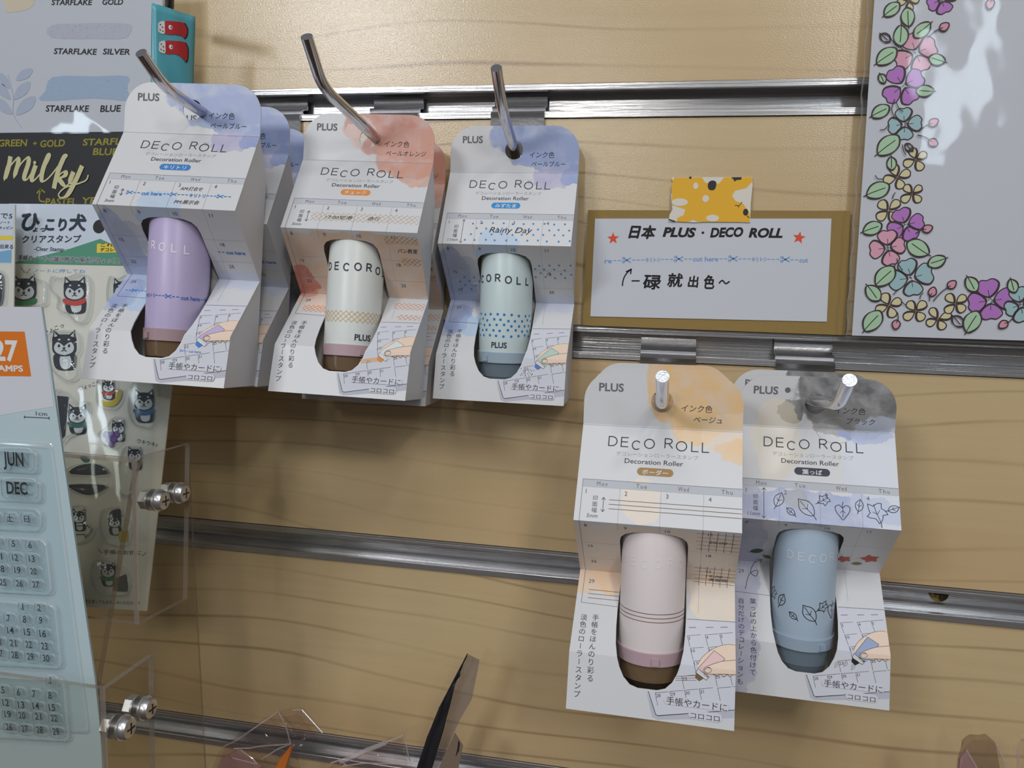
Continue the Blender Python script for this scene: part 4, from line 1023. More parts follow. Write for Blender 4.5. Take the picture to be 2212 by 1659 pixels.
# ------------------------------------------------------------------ blue sticker pouch with two red boots, hung beside the swatch card
pk_ = Sheet('sticker_pouch', at(328, 180, -42), at(419, 203, -27), at(328, 60, -42))
tag(pk_.root, 'turquoise pouch printed with two red boots beside the swatch card', 'pouch')
TQ = mat('pouch_turquoise', (92, 176, 192), 0.3); x1 = pk_.px(419, 180)[0]; z1 = pk_.px(330, 6)[1]; z0 = pk_.px(330, 230)[1]
mbp = MB(); nx, nz = 8, 14; vv = []
for j in range(nz + 1):
    for i in range(nx + 1):
        a, b = i / nx, j / nz; vv.append((x1 * a, -1.1 * math.sin(math.pi * a) * math.sin(math.pi * b) + .25 * math.sin(11 * a + 7 * b), z0 + (z1 - z0) * b))
n_ = len(vv); vv += [(p[0], 1.2 - p[1] * .5, p[2]) for p in vv]; ff = []
for j in range(nz):
    for i in range(nx): k = j * (nx + 1) + i; ff += [[k, k + 1, k + nx + 2, k + nx + 1], [n_ + k, n_ + k + nx + 1, n_ + k + nx + 2, n_ + k + 1]]
bd = [i for i in range(nx + 1)] + [j * (nx + 1) + nx for j in range(1, nz + 1)] + [nz * (nx + 1) + i for i in range(nx - 1, -1, -1)] + [j * (nx + 1) for j in range(nz - 1, 0, -1)]
ff += [[bd[i], n_ + bd[i], n_ + bd[(i + 1) % len(bd)], bd[(i + 1) % len(bd)]] for i in range(len(bd))]
mesh('pouch_body', vv, ff, TQ, pk_.root, smooth=True)
I = Ink(); RB = ink('boot_red', (190, 48, 56)); cv = crop(0, 0, 3.456)
for dy in (0, 147):
    dx = 3 if dy else 0; e_ = 30 if dy else 0
    I.layer = 0; I.fill(smoothpoly(pk_.pts([cv(x + dx, y + dy) for x, y in ((1222, 165), (1300, 163), (1375, 172), (1398, 210), (1395, 262 + e_), (1378, 288 + e_), (1345, 270 + e_ * .6), (1300, 262), (1222, 252))]), 3), RB)
    I.layer = 1; I.line(smoothpoly(pk_.pts([cv(x + dx, y + dy) for x, y in ((1378, 176), (1398, 215), (1394, 265 + e_), (1376, 290 + e_))]), 3, False), .5, BLACK)
    I.fill(smoothpoly(pk_.pts([cv(x + dx, y + dy) for x, y in ((1182, 170), (1222, 160), (1226, 205), (1222, 255), (1180, 240), (1178, 205))]), 3), WHITE)
    I.ell(*pk_.px(*cv(1265 + dx, 207 + dy)), .75, .9, WHITE); I.layer = 2; I.ell(*pk_.px(*cv(1270 + dx, 209 + dy)), .25, .4, BLACK, 8)
    for a, b in ((1195, 185), (1210, 205), (1192, 225), (1212, 235)): I.ell(*pk_.px(*cv(a + dx, b + dy)), .25, .3, BLACK, 8)
I.build('boot_print', lambda a, b, o: (a, -1.1 * math.sin(math.pi * a / x1) * math.sin(math.pi * (b - z0) / (z1 - z0)) + .25 * math.sin(11 * a / x1 + 7 * (b - z0) / (z1 - z0)) - .12 - o, b), pk_.root, .05, maxlen=1.0)
MB().tube([at(366, 14, -20), at(366, -60, -45)], 1.9, 12).build('hook_rod', BLACKM, tag(empty('black_peg', Matrix.Translation((0, 0, 0))), 'black peg above the turquoise pouch', 'hook'), True).matrix_world = Matrix.Translation((0, 0, Z0)) 

# ------------------------------------------------------------------ clear acrylic display stand (two tiers) at the lower left
XS, XF = -178.0, -168.0


def atx(u, v, x):
    """point seen at (u, v) in the upright plane x"""
    r = at(u, v, 0) - Vector((0, -CAMD, 0)); k = x / r.x
    return Vector((0, -CAMD, 0)) + r * k


def rel(o, pts): return [Vector(p) - Vector(o) for p in pts]


so = at(215, 1659, -80)
st = tag(empty('acrylic_stand', Matrix.Translation(wm(so))), 'clear acrylic two-tier display stand with bolted side plates at the lower left', 'display stand')
XL = -330


def aplate(name, pts, n, t=2.0): return MB().slab(rel(so, pts), n, t, 0, 1).build(name, [ACRY, ACRE], st)


aplate('side_plate', [atx(284, 990, XS), atx(400, 958, XS), atx(395, 1293, XS), atx(290, 1348, XS)], (1, 0, 0))
aplate('side_plate', [atx(215, 1487, XF), atx(320, 1414, XF), atx(326, 1800, XF), atx(232, 1900, XF)], (1, 0, 0))
a, b = atx(284, 990, XS - .3), atx(290, 1348, XS - .3); aplate('front_plate', [a, b, Vector((XL, b.y, b.z)), Vector((XL, a.y, a.z))], (0, 1, 0))
a, b = atx(212, 1488, XF - .3), atx(232, 1900, XF - .3); aplate('front_plate', [a, b, Vector((XL, b.y, b.z)), Vector((XL, a.y, a.z))], (0, 1, 0))
a, b = at(290, 1000, -96.4), at(196, 1540, -100); aplate('sloping_plate', [a, b, Vector((XL, b.y, b.z)), Vector((XL, a.y, a.z))], (0, 1, .2), 3.2)
a, b = at(404, 960, -46), at(450, 1800, -34); aplate('back_plate', [a, b, Vector((XL, b.y, b.z)), Vector((XL, a.y, a.z))], (0, 1, 0), 1.2)


def bolt(u, v, X):
    c = atx(u, v, X + 1) - so; mb = MB(); T = lambda r, x: (r, x)
    o = MB().lathe([(3.5, -4.9), (3.7, -4.7), (3.7, -2.0), (3.5, -1.8)], n=6).build('nut', ZINC, st)
    h = MB().lathe([(4.0, -1.8), (4.0, -1.1), (1.8, -1.1), (1.8, 1.1), (4.1, 1.1), (4.1, 1.8), (3.6, 1.9), (3.6, 3.2), (3.1, 4.0), (1.4, 4.4)], n=28).build('bolt', ZINC, st, True)
    h.matrix_local = Matrix.Translation(c / 1000) @ Matrix.Rotation(RAD(90), 4, 'Y'); o.parent = h; o.matrix_local = Matrix.Identity(4)
    r = MB().box(-1.8, 1.8, -.3, .3, 4.1, 4.45).box(-.3, .3, -1.8, 1.8, 4.1, 4.46).build('cross_recess', BLACKM, h)


for u, v, X in ((335, 1080, XS), (380, 1064, XS), (258, 1570, XF), (305, 1528, XF)): bolt(u, v, X)

# ------------------------------------------------------------------ packs of clear stamps standing in the rear tier
NAVY = ink('dog_navy', (44, 48, 60)); DWH = ink('dog_white', (214, 220, 222)); GRN = ink('hill_green', (84, 152, 124)); YLB = ink('label_yellow', (238, 212, 70)); BNT = ink('print_teal_black', (40, 56, 66))
CREAM = mat('stamp_card', (222, 220, 208), 0.5); HDR = mat('pack_header', (216, 224, 236), 0.4)


class Pack(Sheet):
    pass


dp = Pack('clear_stamp_pack', at(181, 1312, -65), at(317, 1320, -65), at(300, 700, -43.5))
tag(dp.root, 'clear stamp pack with black and white dog stamps in the rear acrylic tier', 'stamp pack', 'dog stamp packs in the rear tier')
c2, c3, c4 = crop(0, 420, 4.608), crop(0, 640, 4.608), crop(0, 940, 4.254)
quad_slab('backing_card', dp, [(20, 441), (214, 446), (372, 470), (372, 831), (317, 1320), (20, 1300)], .5, [CREAM])
I = Ink()
I.fill(dp.pts([c2(*p) for p in ((90, 92), (2000, 110), (2000, 712), (90, 690))]), ink('header_white', (212, 222, 236)))
I.layer = 1; I.fill(dp.pts([c2(*p) for p in ((110, 686), (480, 598), (700, 540), (1000, 442), (1250, 560), (1700, 620), (1700, 720), (700, 700))]), GRN)
I.layer = 2; I.fill(dp.pts([c2(*p) for p in ((968, 492), (1300, 478), (1300, 575), (965, 582))]), YLB); I.rrect(*dp.px(*c2(330, 575)), *dp.px(*c2(665, 515)), .4, ink('header_white', (0, 0, 0)))
I.layer = 3
for t, a, b, h in (('ひ', (212, 345), (385, 345), 175), ('ょっ', (330, 368), (455, 368), 50), ('こり', (455, 350), (655, 355), 120), ('犬', (690, 345), (850, 348), 150), ('クリアスタンプ', (222, 478), (805, 475), 72)):
    ptext(I, dp, c2, t, a, b, h, BNT, bold=.05 if len(t) < 3 else .02)
ptext(I, dp, c2, '-Clear Stamp-', (340, 560), (655, 565), 36, BNT, bold=.02)
ptext(I, dp, c2, '手帳やノートの端に押すと柴犬がひょっこり!', (182, 655), (1230, 688), 52, WHITE, bold=.09)
ptext(I, dp, c2, 'これ1つで', (1005, 520), (1290, 515), 34, BLACK, bold=.03); ptext(I, dp, c2, 'デコレーション', (1000, 568), (1330, 562), 36, BLACK, bold=.03)
I.layer = 4; ptext(I, dp, c2, '手帳やノートの端に押すと柴犬がひょっこり!', (182, 655), (1230, 688), 52, BNT, bold=.02)
a = dp.px(*c2(990, 320)); I.ell(a[0], a[1], 3.0, 3.0, BLACK, 24)
I.build('header_print', FLAT, bpy.data.objects['backing_card'], .06); I = Ink()
for t, a, b, h, c in (('ひょこっ', (440, 385), (640, 305), 50, c3), ('ひょっこり', (795, 935), (990, 880), 45, c3), ('ウキウキ♪', (1362, 1455), (1565, 1500), 42, c3), ('手帳のお供に', (950, 1090), (1300, 1100), 40, c4), ('色を塗ってもお楽しみいただけます', (778, 1540), (1290, 1560), 32, c4), ('ノートに押してね', (330, 775), (850, 780), 35, c2)):
    ptext(I, dp, c, t, a, b, h, DARK if c is not c2 else STB, bold=.01)
for L, c in ((((210, 725), (245, 780)), c2), (((300, 740), (265, 785)), c2), (((905, 1050), (935, 1085)), c4), (((1340, 1080), (1310, 1110)), c4)): I.line(dp.pts([c(*p) for p in L]), .25, DARK)
I.build('caption_lettering', FLAT, bpy.data.objects['backing_card'], .06)
SC = {k: ink('scarf_' + k, v) for k, v in dict(green=(58, 128, 84), red=(204, 72, 60), blue=(62, 110, 160), yellow=(206, 186, 66), purple=(120, 84, 160), teal=(48, 112, 104)).items()}


def gel(sh, outline, parent, top=2.6, name='clear_stamp', y0=-.45):
    P = smoothpoly(outline, 3); k = len(P); c = np.mean(P, 0); v = []; f = []
    for s, y in ((1, y0), (1.0, -top + .5), (.97, -top + .1), (.93, -top)): v += [(c[0] + (p[0] - c[0]) * s, y, c[1] + (p[1] - c[1]) * s) for p in P]
    for j in range(3):
        for i in range(k): f.append([j * k + i, j * k + (i + 1) % k, (j + 1) * k + (i + 1) % k, (j + 1) * k + i])
    v.append((c[0], -top - .05, c[1])); f += [[3 * k + i, 3 * k + (i + 1) % k, 4 * k] for i in range(k)]
    o = mesh(name, v, f, [GEL, GRIM], parent, [1 if i < 2 * k else 0 for i in range(len(f))], smooth=True); sharp(o, 50)
    return o


def dog(c, x, y, s, scarf=None, extra=None, pts=None, rot=0.0, body=True):
    """one clear stamp: gel slab with a printed dog; x, y, s in crop pixels (s = half head width)"""
    q = lambda a, b: dp.px(*c(x + s * (a * math.cos(rot) - b * math.sin(rot)), y + s * (a * math.sin(rot) + b * math.cos(rot))))
    g = gel(dp, [q(*p) for p in (pts or ((-1.1, -1.35), (-.3, -1.1), (.7, -1.5), (1.3, -.8), (1.4, .6), (1.2, 2.0), (.2, 2.3), (-1.0, 1.9), (-1.4, .5)))], dp.root)
    I = Ink()
    if body:
        I.fill(smoothpoly([q(*p) for p in ((-.7, .6), (.8, .6), (.95, 1.4), (.7, 1.9), (-.5, 1.9), (-.85, 1.3))], 3), NAVY); I.layer = 1
        I.fill(smoothpoly([q(*p) for p in ((-.3, .8), (.45, .8), (.55, 1.6), (.1, 1.85), (-.3, 1.6))], 3), DWH)
    I.layer = 2; I.fill(smoothpoly([q(*p) for p in ((-.95, -.2), (-.9, -.75), (-.4, -.9), (.4, -.9), (.9, -.75), (.95, -.2), (.9, .45), (.4, .8), (-.4, .8), (-.9, .45))], 3), NAVY)
    for k in (-1, 1): I.fill([q(k * .9, -.35), q(k * .85, -1.3), q(k * .25, -.75)], NAVY)
    I.layer = 3
    for k in (-1, 1): I.fill([q(k * .78, -.7), q(k * .78, -1.08), q(k * .5, -.78)], DWH)
    I.fill(smoothpoly([q(*p) for p in ((-.8, .1), (-.55, -.3), (-.15, -.1), (0, .05), (.15, -.1), (.55, -.3), (.8, .1), (.65, .5), (.2, .7), (-.2, .7), (-.65, .5))], 3), DWH)
    I.layer = 4
    for k in (-1, 1): a = q(k * .4, 0); r_ = abs(q(.1, 0)[0] - q(0, 0)[0]); I.ell(a[0], a[1], r_, r_ * 1.2, NAVY, 10); b_ = q(k * .38, -.5); I.ell(b_[0], b_[1], r_, r_ * .7, DWH, 10)
    a = q(0, .2); I.ell(a[0], a[1], r_ * 1.2, r_ * .9, NAVY, 10); I.line([q(-.2, .42), q(0, .34), q(.2, .42)], r_ * .7, NAVY)
    if scarf: I.fill(smoothpoly([q(*p) for p in ((-.9, .62), (0, .85), (.9, .6), (.95, .95), (.3, 1.25), (-.5, 1.2), (-1.0, .95))], 3), SC[scarf])
    if extra: extra(I, q)
    I.build('figure_print', FLAT, g, .3)


dog(c2, 245, 955, 128, 'green', body=False, pts=((-1.0, -1.3), (.4, -1.5), (1.2, -.9), (1.9, -.5), (1.9, .6), (1.6, 1.2), (-1.0, 1.2), (-1.15, .2)))
dog(c2, 750, 965, 115, 'red', pts=((-1.8, -1.2), (-.6, -1.1), (.7, -1.5), (1.5, -.9), (1.5, 1.2), (1.1, 2.6), (.3, 2.7), (-.5, 1.9), (-1.3, 1.6), (-1.2, .6), (-1.9, -.1)))
dog(c2, 1230, 960, 100, 'teal')
dog(c3, 645, 495, 125, None, pts=((-1.2, -.8), (.3, -1.2), (1.3, -.9), (1.4, .3), (1.1, 1.0), (1.2, 2.4), (.4, 2.8), (-.8, 1.9), (-1.2, .6)))
dog(c3, 775, 1190, 95, 'teal', pts=((-2.2, -2.4), (-1.0, -2.4), (-.5, -2.0), (.3, -1.4), (1.4, -1.4), (1.2, .6), (.6, 1.6), (-.8, 2.2), (-1.6, 2.6)), extra=lambda I, q: I.fill([q(-2.1, -2.1), q(-.95, -2.0), q(-1.3, 2.0), q(-1.6, 2.4)], NAVY))


def banana(I, q): I.layer = 5; I.fill(smoothpoly([q(*p) for p in ((-1.0, 2.0), (.2, 2.2), (1.2, 1.5), (1.5, .4), (2.1, .6), (2.0, 1.6), (1.2, 2.7), (0, 3.0), (-1.0, 2.7))], 3), SC['yellow'])


def grapes(I, q):
    I.layer = 5
    for a, b in ((-1.8, .9), (-1.0, .9), (-.2, .9), (-1.4, 1.6), (-.6, 1.6), (-1.0, 2.3)):
        o_ = q(a, b); r_ = abs(q(.42, 0)[0] - q(0, 0)[0]); I.ell(o_[0], o_[1], r_, r_, SC['purple'], 16); I.layer += .3; I.ell(o_[0], o_[1], r_, r_, NAVY, 16, 0, r_ * .16)


def arrowbox(I, q): I.layer = 5; I.line([q(-1.0, 1.2), q(.8, 1.2), q(.8, .7), q(1.9, 1.8), q(.9, 2.9), q(.9, 2.4), q(-1.0, 2.4)], .3, NAVY)


def hat(I, q): I.layer = 5; I.fill(smoothpoly([q(*p) for p in ((-1.1, -.4), (-.8, -.8), (-.6, -1.6), (.8, -2.0), (1.1, -1.1), (1.4, -1.0), (.4, -.6))], 3), NAVY); I.fill([q(.5, 1.4), q(2.0, 1.2), q(2.0, 2.8), q(.7, 2.8)], SC['yellow'])


def boxd(I, q): I.layer = 5; I.fill([q(.9, .9), q(2.4, .3), q(2.6, 2.6), q(.6, 2.5)], ink('box_grey', (100, 96, 98)))


WP = ((-1.2, -1.4), (.3, -1.5), (1.3, -1.2), (1.4, .3), (2.3, .4), (2.2, 1.8), (1.2, 3.2), (-.3, 3.3), (-1.4, 2.5), (-1.4, .5))
dog(c3, 1085, 905, 65, 'red', banana, WP)
dog(c3, 1185, 1315, 68, None, grapes, ((-.6, -1.4), (.4, -1.7), (1.2, -1.2), (1.3, .8), (.6, 1.8), (-.8, 3.0), (-1.8, 2.4), (-2.6, .8), (-1.4, -.2)))
dog(c3, 1440, 1055, 105, 'blue', None, ((-.8, -1.9), (.9, -1.9), (1.2, -.8), (1.1, 2.2), (.1, 2.3), (-.9, 1.9), (-1.3, .4)))
dog(c4, 1245, 190, 68, None, None, ((-1.0, -1.2), (.9, -1.2), (1.2, .4), (.4, 2.6), (.2, 5.0), (-1.8, 5.0), (-2.0, 1.8), (-1.6, .2)))
dog(c4, 730, 755, 65, None, arrowbox, ((-1.0, -1.6), (1.1, -1.6), (1.3, .2), (2.2, 1.6), (1.0, 3.4), (-1.0, 3.4), (-1.3, .4)))
dog(c4, 1060, 800, 62, None, hat, ((-1.3, -2.0), (1.2, -2.3), (1.6, -.6), (2.6, -.2), (2.4, 3.2), (-.6, 3.2), (-1.6, 1.8), (-1.9, -.2)))
dog(c4, 1000, 1250, 72, 'green', boxd, ((-1.4, -1.5), (.6, -1.6), (1.6, -.8), (2.8, .2), (2.8, 2.8), (-.6, 2.9), (-1.6, 1.8), (-2.0, .2)))
for L, lf in ((((655, 355), (700, 290), (830, 262), (960, 285), (992, 360)), True), (((640, 455), (980, 460), (930, 520), (820, 550), (710, 520)), False)):
    P = [dp.px(*c4(*p)) for p in L]; c_ = np.mean(P, 0); g = gel(dp, [tuple(c_ + (np.array(p) - c_) * 1.12) for p in P], dp.root); I = Ink(); I.fill(smoothpoly(P, 3), NAVY)
    if lf: I.fill(smoothpoly(dp.pts([c4(*p) for p in ((735, 200), (790, 195), (830, 230), (780, 250))]), 3), SC['teal']); I.line(dp.pts([c4(838, 262), c4(855, 215)]), .3, NAVY)
    I.build('fruit_print', FLAT, g, .3)
x0, z0 = dp.px(20, 1300)[0], dp.px(300, 1322)[1]; x1, z1 = dp.px(340, 1000)[0], dp.px(200, 440)[1]
film('clear_bag', x0, dp.px(317, 1320)[0] + 1.5, z0 - .6, z1 + .5, -3.4, FILM, dp.root, 40, 60, .5, 21)
# a second pack beside it, cut by the frame edge
d2 = Sheet('clear_stamp_pack', at(-60, 1000, -62), at(26, 1003, -62), at(-60, 600, -50))
tag(d2.root, 'clear stamp pack cut by the photo edge, left of the dog stamp pack', 'stamp pack', 'dog stamp packs in the rear tier')
quad_slab('backing_card', d2, [(-90, 440), (33, 442), (24, 1003), (-90, 1000)], .5, [CREAM]); I = Ink()
I.fill(d2.pts([c2(*p) for p in ((-300, 92), (150, 95), (110, 690), (-300, 690))]), ink('header_white', (0, 0, 0))); I.layer = 1
I.fill(d2.pts([c2(*p) for p in ((-200, 410), (128, 410), (125, 455), (-200, 455))]), YLB); I.fill(d2.pts([c2(*p) for p in ((-200, 600), (60, 560), (116, 550), (112, 680), (-200, 680))]), ink('header_blue', (122, 176, 212)))
for t, a, b, h in (('で5', (5, 235), (122, 240), 55), ('ノート', (0, 290), (100, 292), 26), ('ラッピン', (-10, 345), (130, 345), 28), ('出来る', (0, 535), (130, 540), 42)): ptext(I, d2, c2, t, a, b, h, BNT, bold=.02)
I.build('header_print', FLAT, bpy.data.objects['backing_card.001'], .06)
g = gel(d2, d2.pts([c2(*p) for p in ((-90, 770), (40, 765), (75, 870), (50, 1110), (-90, 1110))]), d2.root); I = Ink(); I.fill(smoothpoly(d2.pts([c2(*p) for p in ((-60, 800), (25, 790), (50, 870), (30, 1090), (-60, 1090))]), 3), NAVY); I.build('figure_print', FLAT, g, .3)
film('clear_bag', d2.px(-90, 1000)[0], d2.px(24, 1003)[0] + 1, d2.px(0, 1004)[1], d2.px(0, 440)[1], -1.5, FILM, d2.root, 16, 40, .5, 22)

# ------------------------------------------------------------------ pale blue calendar stamp pack leaning in the front tier
cp = Sheet('calendar_stamp_pack', at(0, 899, -104), at(110, 902, -104), at(0, 700, -104.5))
tag(cp.root, 'pale blue pack of clear calendar date stamps in the front acrylic tier', 'stamp pack')
c5 = crop(0, 1269, 4.254)
PBC = mat('pack_pale_blue', (192, 213, 220), 0.4); PWH = ink('pack_white', (216, 218, 228)); ORG = ink('label_orange', (226, 122, 34))
bc = quad_slab('printed_card', cp, [(-80, 661), (90, 664), (205, 1470), (232, 1720), (-80, 1720)], .8, [PBC])
I = Ink(); I.fill(cp.pts([c3(*p) for p in ((-400, 98), (410, 108), (536, 1098), (400, 1118), (200, 1150), (0, 1185), (-400, 1250))]), PWH); I.layer = 1
I.fill(cp.pts([c3(*p) for p in ((-350, 345), (246, 352), (312, 797), (-350, 790))]), ORG); I.layer = 2
ptext(I, cp, c3, '27', (-60, 632), (190, 640), 195, WHITE, bold=.03); ptext(I, cp, c3, 'STAMPS', (-118, 742), (235, 748), 58, WHITE, bold=.03)
ptext(I, cp, c3, '1cm', (360, 1185), (470, 1190), 42, GREY); I.line(cp.pts([c3(245, 1200), c3(490, 1212)]), .22, DARK)
for x, y in ((245, 1200), (490, 1212)): I.line(cp.pts([c3(x, y - 12), c3(x, y + 12)]), .22, DARK)
I.build('card_print', FLAT, bc, .06)


def rpx(c, x0, y0, x1, y1, r, sk=0.0):
    pts = []
    for cx_, cy_, a in ((x1 - r, y1 - r, 0), (x0 + r, y1 - r, 90), (x0 + r, y0 + r, 180), (x1 - r, y0 + r, 270)):
        for i in range(5): t = RAD(a + i * 22.5); xx, yy = cx_ + r * math.cos(t), cy_ + r * math.sin(t); pts.append(cp.px(*c(xx + sk * (yy - y0), yy + .055 * (xx - x0))))
    return pts


def blister(pts, h, name, m=BLIS, y0=-.1):
    k = len(pts); c_ = np.mean(pts, 0); v = []; f = []
    for s, y in ((1.0, y0), (.985, y0 - h * .8), (.965, y0 - h), (.93, y0 - h)): v += [(c_[0] + (p[0] - c_[0]) * s, y, c_[1] + (p[1] - c_[1]) * s) for p in pts]
    for j in range(3):
        for i in range(k): f.append([j * k + i, (j + 1) * k + i, (j + 1) * k + (i + 1) % k, j * k + (i + 1) % k])
    v.append((c_[0], y0 - h, c_[1])); f += [[3 * k + i, 4 * k, 3 * k + (i + 1) % k] for i in range(k)]
    return mesh(name, v, f, [m, GRIM], cp.root, [1 if i < 2 * k else 0 for i in range(len(f))], smooth=True)


blister(rpx(c3, -600, 1395, 530, 4300, 45, .13), .5, 'blister_sheet')
FR = [rpx(c4, -60, 130, 372, 325, 40), rpx(c4, -60, 395, 410, 590, 40), rpx(c4, -200, 640, 415, 850, 70), rpx(c4, -300, 905, 460, 1425, 70, .11), rpx(c4, -250, 1500, 560, 2300, 70, .11)]
FR[-1] = rpx(c5, -250, 95, 545, 700, 70, .10); FR.append(rpx(c5, -250, 780, 625, 1365, 70, .09))
for F_ in FR: blister(F_, 1.3, 'stamp_sheet', BLIS, -.5)
items = [('JUN', 70, 265, 185, 105, c4), ('DEC', 100, 525, 190, 95, c4), ('土', 97, 778, 62, 58, c4), ('日', 258, 782, 48, 52, c4), ('金', -40, 775, 60, 58, c4)]
for row in ([('4', 0), ('5', 147), ('6', 300)], ): items += [(n, x, 1000 + 12 * i, 30, 52, c4) for i, (n, x) in enumerate(row)]
items += [(n, 5 + x, 1125 + 12 * i, 52, 52, c4) for i, (n, x) in enumerate((('11', 0), ('12', 145), ('13', 297)))] + [(n, 22 + x, 1240 + 12 * i, 56, 52, c4) for i, (n, x) in enumerate((('18', 0), ('19', 148), ('20', 294)))]
items += [(n, 35 + x, 1365 + 10 * i, 60, 52, c4) for i, (n, x) in enumerate((('25', 0), ('26', 150), ('27', 300)))]
G5 = [(('1', 235, 190), ('2', 383, 200)), (('6', -40, 285), ('7', 103, 295), ('8', 250, 305), ('9', 397, 315)), (('13', -35, 395), ('14', 105, 405), ('15', 257, 420), ('16', 400, 435)), (('20', -8, 508), ('21', 128, 522), ('22', 272, 535), ('23', 415, 550)),
      (('27', 5, 615), ('28', 143, 630), ('29', 287, 645), ('30', 430, 660)), (('1', 487, 865),), (('5', 52, 950), ('6', 195, 970), ('7', 335, 985), ('8', 482, 1000)), (('12', 62, 1065), ('13', 203, 1085), ('14', 338, 1095), ('15', 485, 1110)),
      (('19', 80, 1170), ('20', 210, 1182), ('21', 358, 1192), ('22', 503, 1208)), (('26', 92, 1288), ('27', 235, 1305), ('28', 372, 1315), ('29', 520, 1330))]
for row in G5: items += [(n, x, y, 28 if len(n) == 1 else 58, 55, c5) for n, x, y in row]
PILL = {}
for t, x, y, w, h, c in items:
    big = h > 80; a = np.array(cp.px(*c(x + w / 2 + (22 if not big else 25), y - h / 2))); s_ = abs(cp.px(*c(1, 0))[0] - cp.px(*c(0, 0))[0])
    rx, ry = (w * .78 + 14) * s_ if big else (58 if w < 40 else 66) * s_, (h * .92 if big else 50) * s_
    key = (round(rx, 2), round(ry, 2))
    if key not in PILL:
        v = []; f = []; n_ = 28; e_ = 6.0 if big else 3.2
        for j, (s, yy) in enumerate(((1.0, 0), (.97, -.7), (.85, -1.1), (.6, -1.35), (.25, -1.5))):
            for i in range(n_): th = 2 * math.pi * i / n_; cc, ss = math.cos(th), math.sin(th); v.append((rx * s * abs(cc) ** (2 / e_) * math.copysign(1, cc), yy - 1.75, ry * s * abs(ss) ** (2 / e_) * math.copysign(1, ss)))
        for j in range(4):
            for i in range(n_): f.append([j * n_ + i, (j + 1) * n_ + i, (j + 1) * n_ + (i + 1) % n_, j * n_ + (i + 1) % n_])
        f.append([4 * n_ + i for i in range(n_)]); me_ = mesh('number_stamp', v, f, [GEL, GRIM], cp.root, [1 if i < n_ else 0 for i in range(len(f))], smooth=True); PILL[key] = me_.data; g = me_
    else: g = bpy.data.objects.new('number_stamp', PILL[key]); COL.objects.link(g); g.parent = cp.root
    g.location = (a[0] / 1000, 0, a[1] / 1000)
    I = Ink(); p0, p1 = np.array(cp.px(*c(x, y))) - a, np.array(cp.px(*c(x + w, y + w * .05))) - a; d = p1 - p0; p0 = p0 + (d * .3 if t == '1' else 0)
    I.text(t, p0[0], p0[1], h * s_ * 1.02, INKB, w=None if t == '1' else np.hypot(*d), rot=math.atan2(d[1], d[0]), bold=.02 if big else .005)
    I.build('number_print', lambda p, q, o: (p, -1.72 - o, q), g, .0)

# ------------------------------------------------------------------ cellophane bags and pouches along the bottom edge
def crumple(name, outline, y0, bulge, m, parent, o, seed=1, tilt=0.0, div=3):
    """crumpled clear bag face from a photo outline, with real depth"""
    pts = [at(u, v, y0) for u, v in outline]; bm = bmesh.new(); vs = [bm.verts.new(p - Vector(o)) for p in pts]
    es = [bm.edges.new((vs[i], vs[(i + 1) % len(vs)])) for i in range(len(vs))]; bmesh.ops.triangle_fill(bm, edges=es, use_beauty=True)
    for _ in range(div): bmesh.ops.subdivide_edges(bm, edges=bm.edges[:], cuts=1, use_grid_fill=True); bmesh.ops.triangulate(bm, faces=[f for f in bm.faces if len(f.verts) > 3])
    R_ = random.Random(seed); ws = [(R_.uniform(.1, .5), R_.uniform(.1, .5), R_.uniform(0, 6)) for _ in range(5)]; bnd = {v for e_ in bm.edges if e_.is_boundary for v in e_.verts}
    cx_ = sum(p.x for p in pts) / len(pts) - o[0]; cz_ = sum(p.z for p in pts) / len(pts) - o[2]; R0 = max((p - Vector(o) - Vector((cx_, 0, cz_))).length for p in pts)
    for v in bm.verts:
        k = max(0, 1 - math.hypot(v.co.x - cx_, v.co.z - cz_) / R0) ** .5; wv = sum(math.sin(a * v.co.x * 2 + b * v.co.z * 2 + c) for a, b, c in ws)
        v.co.y += -bulge * k + (.8 * abs(wv) if v not in bnd else .3 * wv)
    for v in bm.verts: v.co /= 1000
    me = bpy.data.meshes.new(name); bm.to_mesh(me); bm.free(); me.materials.append(m); me.polygons.foreach_set('use_smooth', [True] * len(me.polygons)); ob = bpy.data.objects.new(name, me); COL.objects.link(ob); ob.parent = parent
    return ob


def bag(name, label, cat, o): return tag(empty(name, Matrix.Translation(wm(o))), label, cat)


SEAM = clear_mat('bag_fold', (250, 246, 246), 2.2, .08, .25, (226, 220, 222))
PINKC = mat('pink_filling', (172, 134, 128), 0.6); ORC = mat('orange_card', (222, 126, 40), 0.5)
o1 = at(560, 1659, -40); b1 = bag('cellophane_bag', 'crumpled clear cellophane bag with an orange card edge inside at the bottom', 'bag', o1)
out1 = [(440, 1720), (484, 1612), (520, 1580), (562, 1560), (601, 1537), (652, 1533), (697, 1583), (640, 1607), (645, 1720)]
crumple('bag_front', out1, -46, 6, BAG, b1, o1, 3); crumple('bag_back', out1, -38, -2, BAG, b1, o1, 4)
for L in ([(484, 1612), (510, 1600), (601, 1537)], [(601, 1537), (618, 1570), (628, 1608)], [(505, 1617), (540, 1616), (560, 1612), (628, 1607)], [(502, 1637), (556, 1651)], [(520, 1620), (545, 1638), (556, 1651)], [(652, 1533), (697, 1583)], [(632, 1534), (652, 1533)], [(565, 1640), (600, 1618), (628, 1607)]):
    MB().tube([at(u, v, -50) - o1 for u, v in L], .32, 6).build('bag_fold', SEAM, b1, True)
MB().slab([at(u, v, -44) - o1 for u, v in ((586, 1720), (594, 1659), (612, 1630), (629, 1610), (628, 1622), (616, 1659), (610, 1720))], (0, 1, 0), 1.5).build('orange_card', ORC, b1)
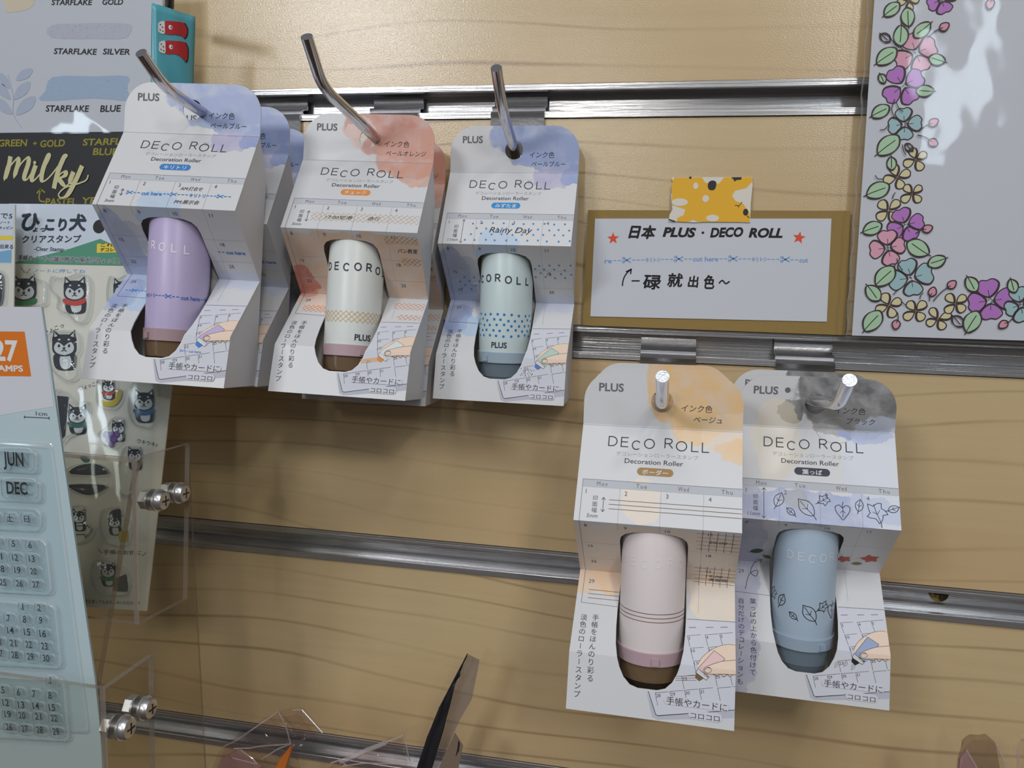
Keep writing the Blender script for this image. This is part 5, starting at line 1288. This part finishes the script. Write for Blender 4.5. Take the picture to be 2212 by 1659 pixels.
MB().slab([at(u, v, -42) - o1 for u, v in ((452, 1720), (478, 1640), (510, 1622), (560, 1660), (560, 1720))], (0, 1, 0), 2.0).build('pink_filling', PINKC, b1)
o2 = at(800, 1659, -36); b2 = bag('cellophane_bag', 'clear cellophane bag with a twisted silver fold at the bottom centre', 'bag', o2)
out2 = [(700, 1720), (715, 1648), (745, 1636), (790, 1620), (833, 1602), (872, 1588), (885, 1640), (890, 1720)]
crumple('bag_front', out2, -42, 5, BAG, b2, o2, 7); crumple('bag_back', out2, -34, -2, BAG, b2, o2, 8)
for L, r in (([(735, 1645), (760, 1636), (790, 1621), (815, 1612), (833, 1604)], 1.0), ([(833, 1604), (872, 1588)], .4), ([(715, 1648), (735, 1642), (750, 1655)], .4), ([(740, 1655), (790, 1648), (860, 1650)], .3), ([(872, 1588), (884, 1640)], .25)):
    MB().tube([at(u, v, -46) - o2 for u, v in L], r, 7).build('bag_fold', SEAM, b2, True)
o3 = at(950, 1640, -30); b3 = bag('open_pouch', 'black and clear pouch seen edge-on at the bottom centre, with a kraft tag', 'pouch', o3)
crumple('black_side', [(1010, 1410), (950, 1525), (925, 1587), (880, 1720), (915, 1720), (962, 1569), (984, 1478), (1000, 1439)], -30, 1.2, mat('pouch_black', (36, 36, 40), 0.4), b3, o3, 2, 0, 2).modifiers.new('card', 'SOLIDIFY').thickness = .0006
crumple('clear_side', [(1012, 1412), (1037, 1423), (1020, 1509), (994, 1553), (960, 1630), (915, 1720), (962, 1569), (984, 1478), (1000, 1439)], -26, .8, clear_mat('pouch_clear', (205, 200, 200), 1.2, .1, .3, (150, 145, 150)), b3, o3, 5, 0, 2)
kt = MB().slab([at(u, v, -34) - o3 for u, v in ((982, 1584), (1000, 1612), (990, 1659), (985, 1720), (925, 1720), (947, 1659))], (0, 1, 0), .5).build('kraft_tag', mat('tag_kraft', (128, 108, 92), 0.7), b3)
MB().slab([at(u, v, -34.3) - o3 for u, v in ((990, 1600), (993, 1605), (991, 1622), (984, 1634), (988, 1618))], (0, 1, 0), .15).build('black_mark', BLACK, kt)
o4 = at(2120, 1659, -40); b4 = bag('clear_packet', 'clear packet with a pink card in the lower right corner', 'packet', o4)
out4 = [(2060, 1720), (2078, 1600), (2098, 1590), (2130, 1588), (2152, 1606), (2175, 1720)]
crumple('packet_front', out4, -46, 4, BAG, b4, o4, 12); crumple('packet_back', out4, -38, -1, clear_mat('packet_smoke', (214, 206, 198), 1.2, .1, .1, (150, 140, 130)), b4, o4, 13)
MB().slab([at(u, v, -42) - o4 for u, v in ((2068, 1720), (2074, 1640), (2088, 1620), (2110, 1659), (2130, 1720))], (0, 1, 0), 1.2).build('pink_card', mat('packet_pink', (168, 134, 134), 0.6), b4)
for L in ([(2088, 1620), (2112, 1662), (2130, 1720)], [(2152, 1606), (2168, 1640), (2180, 1665)]): MB().tube([at(u, v, -49) - o4 for u, v in L], .35, 6).build('packet_fold', SEAM, b4, True)
o5 = at(2205, 1640, -44); b5 = bag('clear_packet', 'clear packet cut by the lower right corner of the photo', 'packet', o5)
crumple('packet_front', [(2178, 1720), (2188, 1610), (2200, 1590), (2240, 1600), (2250, 1720)], -46, 4, BAG, b5, o5, 15)
for L in ([(2203, 1586), (2216, 1594)], [(2190, 1610), (2204, 1650)]): MB().tube([at(u, v, -50) - o5 for u, v in L], .35, 6).build('packet_fold', SEAM, b5, True)

bpy.data.objects.remove(_to)
